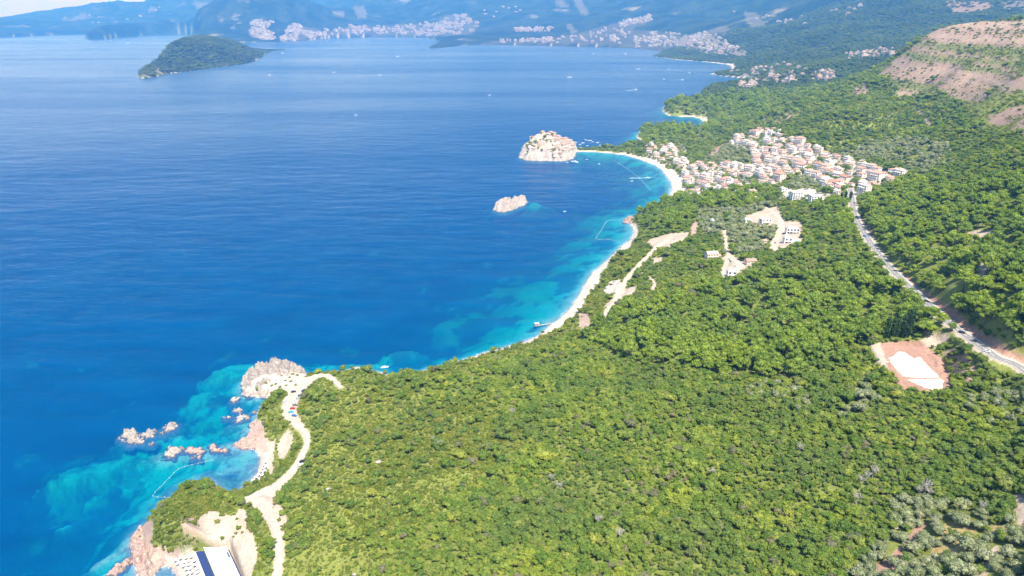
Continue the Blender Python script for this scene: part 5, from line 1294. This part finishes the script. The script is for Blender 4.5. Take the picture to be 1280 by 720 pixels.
# ------------------------------------------------------------------ cars
def paint(name, c): return simple(name, c, 0.3, 0.03, 1.0, 0.5)
CARC = {'white': (.62, .62, .62), 'silver': (.38, .39, .41), 'black': (.02, .02, .025), 'dark blue': (.02, .035, .10), 'blue': (.03, .12, .36), 'red': (.34, .03, .03), 'teal': (.04, .34, .42), 'grey': (.14, .145, .15)}
CM = {k: paint(k.replace(' ', '_') + '_paint', c) for k, c in CARC.items()}
M['tyre'] = simple('tyre', (.02, .02, .02), .9, .1, 1); M['lamp'] = simple('lamp_glass', (.6, .6, .58), .2, .05, 1, .5); M['rear_lamp'] = simple('rear_lamp', (.3, .02, .02), .3, .05, 1, .5)
def car(colour, van=False):
    e = thing('parked_car', 'car', 'car'); L, W = (4.9, 1.9) if van else (4.2, 1.76)
    def profile(pts, w, inset):
        b = MB(); n_ = len(pts)
        v = [(x, -w + (inset if z > .95 else 0), z) for x, z in pts] + [(x, w - (inset if z > .95 else 0), z) for x, z in pts]
        b.add(v, [tuple(range(n_ - 1, -1, -1)), tuple(range(n_, 2 * n_))] + [(i, (i + 1) % n_, n_ + (i + 1) % n_, n_ + i) for i in range(n_)]); return b
    h = L / 2
    body = [(-h, .3), (h, .3), (h, .62), (h - .12, .78), (h * .42, .92), (-h + .1, .95), (-h, .8)]
    profile(body, W / 2, 0).build('body', CM[colour], e)
    if van: cab = [(-h + .08, .951), (h * .62, .951), (h * .42, 1.75), (h * .3, 1.88), (-h + .15, 1.88)]
    else: cab = [(-h + .18, .951), (h * .45, .951), (h * .12, 1.38), (-h * .45, 1.40), (-h + .55, 1.30)]
    c = profile(cab, W / 2 - .06, .16).build('cabin', M['glass'], e)
    top = max(z for _, z in cab); x0, x1 = (-h + .15, h * .3) if van else (-h * .62, h * .10)
    MB().box(x0, x1, -W / 2 + .2, W / 2 - .2, top - .02, top + .05).build('roof_panel', CM[colour], e)
    for x in (-h * .62, h * .62):
        for y in (-1, 1):
            b = MB(); b.tube((x, y * (W / 2 - .16), .32), (x, y * (W / 2 + .02), .32), .32, .32, 12); b.build('wheel', M['tyre'], e)
    for y in (-.6, .6): MB().box(h - .06, h + .02, y - .2, y + .2, .58, .74).build('headlight', M['lamp'], e); MB().box(-h - .02, -h + .05, y - .16, y + .16, .66, .84).build('tail_light', M['rear_lamp'], e)
    return e
CARS = [(367, 490.5, 'black', 0, .4, 'black car parked alone on the seaward side of the dirt road'), (380.5, 489.5, 'dark blue', 1, 1.0, 'dark blue van at the upper end of the row of cars'), (375.5, 495, 'grey', 0, .7, 'grey car parked next to the dark blue van'), (373, 498.5, 'silver', 0, .6, 'silver car in the row on the dirt road'),
        (367.5, 503.5, 'white', 0, .2, 'white car with dark windows in the middle of the row'), (369, 507.2, 'grey', 0, .2, 'grey car between the white and the red car'), (366, 511.5, 'red', 0, .1, 'red car parked on the dirt road'), (364, 516, 'teal', 0, .0, 'turquoise car parked below the red car'), (368, 520.5, 'blue', 0, -.3, 'blue car at the lower end of the row'),
        (356.5, 503, 'white', 1, 1.3, 'white van across the road from the parked cars'), (378, 577.5, 'black', 0, .7, 'black car on the narrow bend above the pink beach'), (375.5, 582, 'white', 0, .7, 'white car behind the black car on the narrow bend'),
        (1158, 377.5, 'black', 0, -.75, 'dark car driving on the highway through the cutting'), (1202, 416.5, 'black', 0, -.7, 'black car driving on the highway near the gravel terrace'), (1233, 440, 'white', 0, -.62, 'white car on the highway past the gravel terrace'), (1081, 296, 'blue', 0, -1.0, 'blue car on the highway below the village'), (1071, 272, 'white', 1, -1.3, 'white van on the highway at the village edge'),
        (759, 360, 'white', 0, .3, 'white car on the sandy car park above the beach'), (764, 356, 'black', 0, .3, 'black car on the sandy car park above the beach'), (768, 352.5, 'silver', 0, .3, 'silver car on the sandy car park above the beach'), (757, 365, 'white', 1, .3, 'white van on the sandy car park above the beach'), (919, 333, 'silver', 0, 1.1, 'silver car on the turning circle by the small white house'), (969, 304, 'grey', 0, 1.3, 'grey car on the grey lane below the villa')]
for px, py, c, van, rz, lab in CARS:
    e = car(c, bool(van)); x, y, z = ground([px], [py])[0]
    tag(e, lab); e.location = (x, y, z + .20); e.rotation_euler = (0, 0, rz); BLOCK.append((x, y, 3.2))

# ------------------------------------------------------------------ boats, buoys, jetty
M['hull'] = simple('white_hull', (.62, .62, .62), .4, .04, 1, .4); M['hull_dark'] = simple('dark_hull', (.05, .07, .14), .4, .1, 1, .4)
m, nt, out = mat('foam'); g = NT(nt)
pos = g.n("ShaderNodeNewGeometry").outputs['Position']
d_ = g.n("ShaderNodeBsdfDiffuse"); d_.inputs[0].default_value = (.55, .58, .60, 1); t_ = g.n("ShaderNodeBsdfTransparent"); mx = g.n("ShaderNodeMixShader")
g.l(g.ramp(g.noise(pos, .35, 4), [(.38, (0, 0, 0)), (.6, (.9, .9, .9))]), mx.inputs[0]); g.l(t_.outputs[0], mx.inputs[1]); g.l(d_.outputs[0], mx.inputs[2]); g.l(mx.outputs[0], out.inputs[0]); M['foam'] = m
def boat(L, hullm, wake):
    e = thing('motor_boat', 'boat', 'boat'); W = L * .3; b = MB()
    st = [(-.5, .46, .0), (-.2, .5, .0), (.15, .46, .0), (.35, .3, .02), (.5, .02, .06)]
    v = []
    for (x, w, k) in st: v += [(x * L, -w * W, .10 * L + k * L), (x * L, -w * W * .55, -.05 * L), (x * L, w * W * .55, -.05 * L), (x * L, w * W, .10 * L + k * L)]
    f = [(0, 1, 2, 3)]
    for i in range(4):
        for j in range(3): f.append((i * 4 + j, (i + 1) * 4 + j, (i + 1) * 4 + j + 1, i * 4 + j + 1))
        f.append((i * 4 + 3, (i + 1) * 4 + 3, (i + 1) * 4, i * 4))
    b.add(v, f); b.build('hull', hullm, e)
    MB().box(-.22 * L, .12 * L, -.32 * W, .32 * W, .10 * L, .19 * L).build('cabin', M['hull'], e)
    MB().box(-.18 * L, .125 * L, -.33 * W, .33 * W, .135 * L, .165 * L).build('window', M['glass'], e)
    MB().box(-.26 * L, .06 * L, -.36 * W, .36 * W, .192 * L, .205 * L).build('roof', M['hull'], e)
    if wake:
        n_ = 14; v = []; f = []
        for i in range(n_ + 1):
            t = i / n_; w = W * (.5 + 1.5 * t) * (1 - .55 * t); x = -.45 * L - t * wake
            v += [(x, -w, .12), (x, w, .12)]
            if i: f.append((2 * i - 2, 2 * i, 2 * i + 1, 2 * i - 1))
        link_mesh('wake', v, f, M['foam'], e)
    return e
BOATS = [(720, 178, 7, 0, 0, .3), (725, 181, 7, 0, 0, .2), (728.5, 179, 9, 0, 0, .4), (737, 176, 11, 0, 0, .1), (741, 177.5, 6, 0, 0, .2), (747, 178.5, 9, 0, 0, .5), (734, 182.5, 6, 0, 0, .1), (732, 175, 7, 0, 0, .0), (750, 181.5, 6, 0, 0, .9)]
for px, py, L, dk, wk, rz in BOATS:
    e = boat(L, M['hull'], wk); x, y = at_z(px, py, 0); e.location = (float(x), float(y), 0); e.rotation_euler = (0, 0, rz); tag(e, 'small white boat moored off the causeway behind the rocky island', None, 'boats moored off the causeway')
ONE = [(718, 203, 17, 0, 0, 2.6, 'large white motor boat close under the rocky island'), (734, 200.5, 10, 1, 0, .2, 'dark hulled boat in front of the causeway'), (749, 205, 6, 0, 0, .6, 'small white boat in the bay south of the causeway'), (709, 203, 6, 0, 0, .2, 'dinghy beside the large white motor boat'), (810, 222.5, 9, 0, 34, .05, 'white boat trailing a straight wake inside the bathing bay'), (790, 226.5, 6, 0, 0, .4, 'little boat by the buoy line of the bathing bay'),
       (706, 264.5, 5, 0, 0, .3, 'tiny white boat on open water in front of the beach'), (712, 97, 26, 0, 0, .5, 'white yacht lying alone in mid bay'), (795, 112, 15, 0, 55, .75, 'speedboat with a long slanting wake in the bay'), (798, 86.5, 22, 0, 0, .2, 'white excursion boat in the bay off the resort'), (836, 87, 13, 0, 70, 2.4, 'speedboat with curved wake near the resort beach'), (853, 100, 15, 0, 60, .15, 'speedboat with flat wake near the harbour town'), (862, 91, 13, 0, 0, .3, 'white boat off the harbour town spit'), (830, 99, 11, 0, 0, .3, 'small boat between the two speedboat wakes'),
       (742, 67.5, 18, 0, 150, 3.1, 'fast boat drawing a long wake off the resort beach'), (782, 67, 22, 0, 0, .6, 'white boat anchored off the resort beach'), (337, 94, 16, 0, 60, .1, 'boat with wake off the wooded island'), (445, 144, 9, 0, 0, .4, 'lone small white boat in the open bay'), (417, 90.5, 16, 0, 0, .3, 'white boat on the silvery open water'), (612, 119, 11, 0, 0, .2, 'small boat far out in front of the rocky island'), (475, 94, 14, 0, 120, .1, 'motor boat with long wake on the open bay'), (497, 71, 24, 0, 0, .3, 'white boat off the far town'), (353, 66.5, 24, 0, 0, .3, 'white boat anchored by the sand bar of the wooded island'), (481, 459.5, 7, 0, 0, .3, 'white boat moored by the shore under the scrub slope'), (160, 54, 40, 0, 0, .2, 'white ferry off the far headland')]
for px, py, L, dk, wk, rz, lab in ONE:
    e = boat(L, M['hull_dark'] if dk else M['hull'], wk); x, y = at_z(px, py, 0); e.location = (float(x), float(y), 0); e.rotation_euler = (0, 0, rz); tag(e, lab)

FLOAT = mesh_only('float', *(lambda q: ([tuple(p * .27) for p in q[0]], q[1]))(ICO1), M['canvas'])
M['rope'] = simple('rope', (.5, .5, .48), .9, .05, 1)
for lab, pts, gap, big in (('string of white floats closing off the cove bathing area', [(221, 622), (206, 621.5), (191, 620), (200, 609), (212, 597), (223, 586), (240, 581), (265, 575)], 3.6, 1.0),
                           ('string of floats round the small bathing square by the beach', [(785, 275.5), (770, 275), (759, 276.5), (752, 287), (745.5, 298.5), (760, 299), (775, 303)], 5.0, 1.3), ('long string of floats across the bathing bay', [(765, 199), (778, 207), (795, 219), (806, 230), (813, 238)], 6.0, 1.3), ('short string of floats off the far end of the beach', [(800, 221.5), (815, 222), (830, 222.5)], 6.0, 1.2)):
    W = unproject_poly(pts); ln = smooth_line([(x, y, 0) for x, y in W], gap)
    e = thing('buoy_line', lab, 'buoy line', (0, 0, 0))
    b = MB()
    for i in range(len(ln) - 1): b.tube((ln[i][0], ln[i][1], .03), (ln[i + 1][0], ln[i + 1][1], .03), .045 * big, .045 * big, 4)
    b.build('rope', M['rope'], e)
    for p in ln: o = bpy.data.objects.new('float', FLOAT); COL.objects.link(o); o.parent = e; o.location = (p[0], p[1], .1); o.scale = (big,) * 3
# jetty with a white pavilion
x, y = (float(v) for v in at_z(671, 407.5, 0)); x2, y2 = (float(v) for v in at_z(689, 405.5, 0))
e = thing('jetty', 'narrow timber jetty with a white pavilion at its head', 'jetty', (x, y, 0), math.atan2(y2 - y, x2 - x)); Lj = math.hypot(x2 - x, y2 - y)
for k in range(int(Lj / .5)): MB().box(k * .5, k * .5 + .46, -1.0, 1.0, .75, .85).build('plank', M['dry_wood'], e)
for k in range(5): MB().tube((.5 + k * Lj / 5, -.8, -3), (.5 + k * Lj / 5, -.8, .75), .12, .12, 6).build('pile', M['bark'], e)
MB().box(-2.6, 2.4, -2.4, 2.4, .86, 1.0).build('platform', M['dry_wood'], e); roof_mesh(3.6, 3.6, 3.2, 'hip', 1.0).build('pavilion_roof', M['canvas'], e)
for sx_ in (-1.6, 1.6):
    for sy_ in (-1.6, 1.6): MB().box(sx_ - .08, sx_ + .08, sy_ - .08, sy_ + .08, 1.0, 3.2).build('post', M['canvas'], e)

for nm_, off, rr_ in (('beach_track', 3.5, 4.5), ('side_track', 3, 3.5), ('villa_lane', 3.5, 4), ('hill_lane', 3, 4.5), ('coast_road', 2.0, 3.2)):
    for p in ROADS[nm_][::2]: BLOCK.append((p[0], p[1] - off, rr_))
for p in highway[::3]: BLOCK.append((p[0] - 1.5, p[1] - 3.5, 7.0))
# ------------------------------------------------------------------ single trees and stones
def plant_one(kind, name, label, px, py, s, sz, group=None):
    x, y, z = ground([px], [py])[0]; cr, tr = PROTO[kind][random.randrange(len(PROTO[kind]))]
    e = thing(name, label, 'tree' if kind != 'scrub' else 'shrub', (x, y, z - .1), random.uniform(0, 6), group); e.scale = (s, s, sz)
    for pn, mm in (('crown', cr), ('trunk', tr)): o = bpy.data.objects.new(pn, mm); COL.objects.link(o); o.parent = e
    BLOCK.append((x, y, s * .8)); return e
for px, py, s in ((1107, 424, 2.0), (1114, 424.5, 2.0), (1119, 424, 1.9), (1127, 423.5, 2.2), (1131, 423, 2.4), (1135, 422, 2.5)): plant_one('cypress', 'cypress_tree', 'tall dark cypress in the row at the edge of the red terrace', px, py, s * 1.7, s * 1.35, 'cypresses by the red terrace')
for px, py, s in ((1051, 252, 2.0), (1056, 252.5, 2.2), (1062, 253, 2.3)): plant_one('cypress', 'cypress_tree', 'dark cypress at the lower edge of the village', px, py, s * 1.6, s, 'cypresses at the village edge')
plant_one('pine', 'pine_tree', 'broad bright green umbrella pine beside the cypress row', 1157, 420, 6.6, 5.2)
plant_one('oak', 'oak_tree', 'dark round bush tree beside the highway entrance', 1177, 404, 2.4, 2.4)
plant_one('oak', 'oak_tree', 'small bright tree at the terrace entrance from the highway', 1190, 414, 3.0, 3.0)
for i, (px, py, s) in enumerate(((272, 653, 2.0), (278, 673, 1.5), (298, 661, 1.8), (295, 667, 1.2), (303, 666, 1.1), (296, 649, 1.1))): plant_one('scrub', 'shrub', 'round dark shrub standing alone on the bare pink ground by the beach club', px, py, s, s * 1.1, 'shrubs on the bare pink ground')
for px, py in ((352, 470), (357, 476), (362, 472), (345, 480), (366, 468), (350, 484), (340, 482), (358, 482), (364, 477)):
    e = plant_one('scrub', 'shrub', 'green shrub growing on the white rock promontory', px, py, random.uniform(1.0, 1.9), random.uniform(1.0, 1.6), 'shrubs on the white rock promontory'); x, y = e.location.x, e.location.y; e.location.z = max(e.location.z, PROM_H(x, y)[0] - .2)
def dead_tree(seed):
    r = random.Random(seed); e = thing('dead_tree', 'bare grey dead tree poking out of the green wood', 'tree', group='bare grey trees in the wood')
    MB().tube((0, 0, -.2), (.1, 0, 2.6), .16, .09).build('trunk', M['dry_wood'], e)
    b = MB()
    for k in range(16):
        a = r.uniform(0, 6.28); z = r.uniform(1.2, 2.6); l = r.uniform(1.2, 2.4); p = Vector((.05, 0, z)); q = p + Vector((math.cos(a) * l * .7, math.sin(a) * l * .7, l * .75)); b.tube(p, q, .07, .03, 4)
        for j in range(5): t = p.lerp(q, r.uniform(.35, 1)); a2 = r.uniform(0, 6.28); b.tube(t, t + Vector((math.cos(a2) * .7, math.sin(a2) * .7, r.uniform(.2, .8))), .04, .012, 3)
    b.build('branches', M['dry_wood'], e); return e
DT = [dead_tree(i) for i in range(3)]
for i, (px, py) in enumerate(((690, 597), (700, 608), (748, 650), (775, 668), (890, 590), (1085, 594), (1092, 590), (1078, 600), (1150, 612), (1158, 609), (1162, 616), (1072, 622), (540, 548), (548, 553), (1052, 394), (1060, 390), (1046, 400), (1070, 396), (1228, 632), (860, 372), (1000, 560), (640, 515))):
    o = DT[i] if i < 3 else copy_tree(DT[i % 3]); x, y, z = ground([px], [py], 4.0)[0]; s = random.uniform(1.1, 1.7); o.location = (x, y, z + .8); o.scale = (s,) * 3; o.rotation_euler = (0, 0, random.uniform(0, 6)); BLOCK.append((x, y, 2.0))
for px, py, s, lab in ((473, 578, 2.4, 'flat white limestone slab in the scrub'), (411, 612, 2.0, 'pale limestone boulder in the open scrub'), (1120, 661, 1.0, 'white boulder at the edge of the olive grove'), (443, 719, 1.3, 'pale boulder in the scrub at the slope foot')):
    x, y, z = ground([px], [py])[0]; v, f = ICO2; rr = np.random.default_rng(int(px)); q = v * (1 + .3 * (rr.random((len(v), 1)) - .5)) * np.array([1.6, 1.0, .5]) * s * .62
    o = link_mesh('boulder', q, f, M['white_rock']); o.location = (x, y, z + .5); tag(o, lab, 'boulder'); BLOCK.append((x, y, s * 1.1))
plant_all()
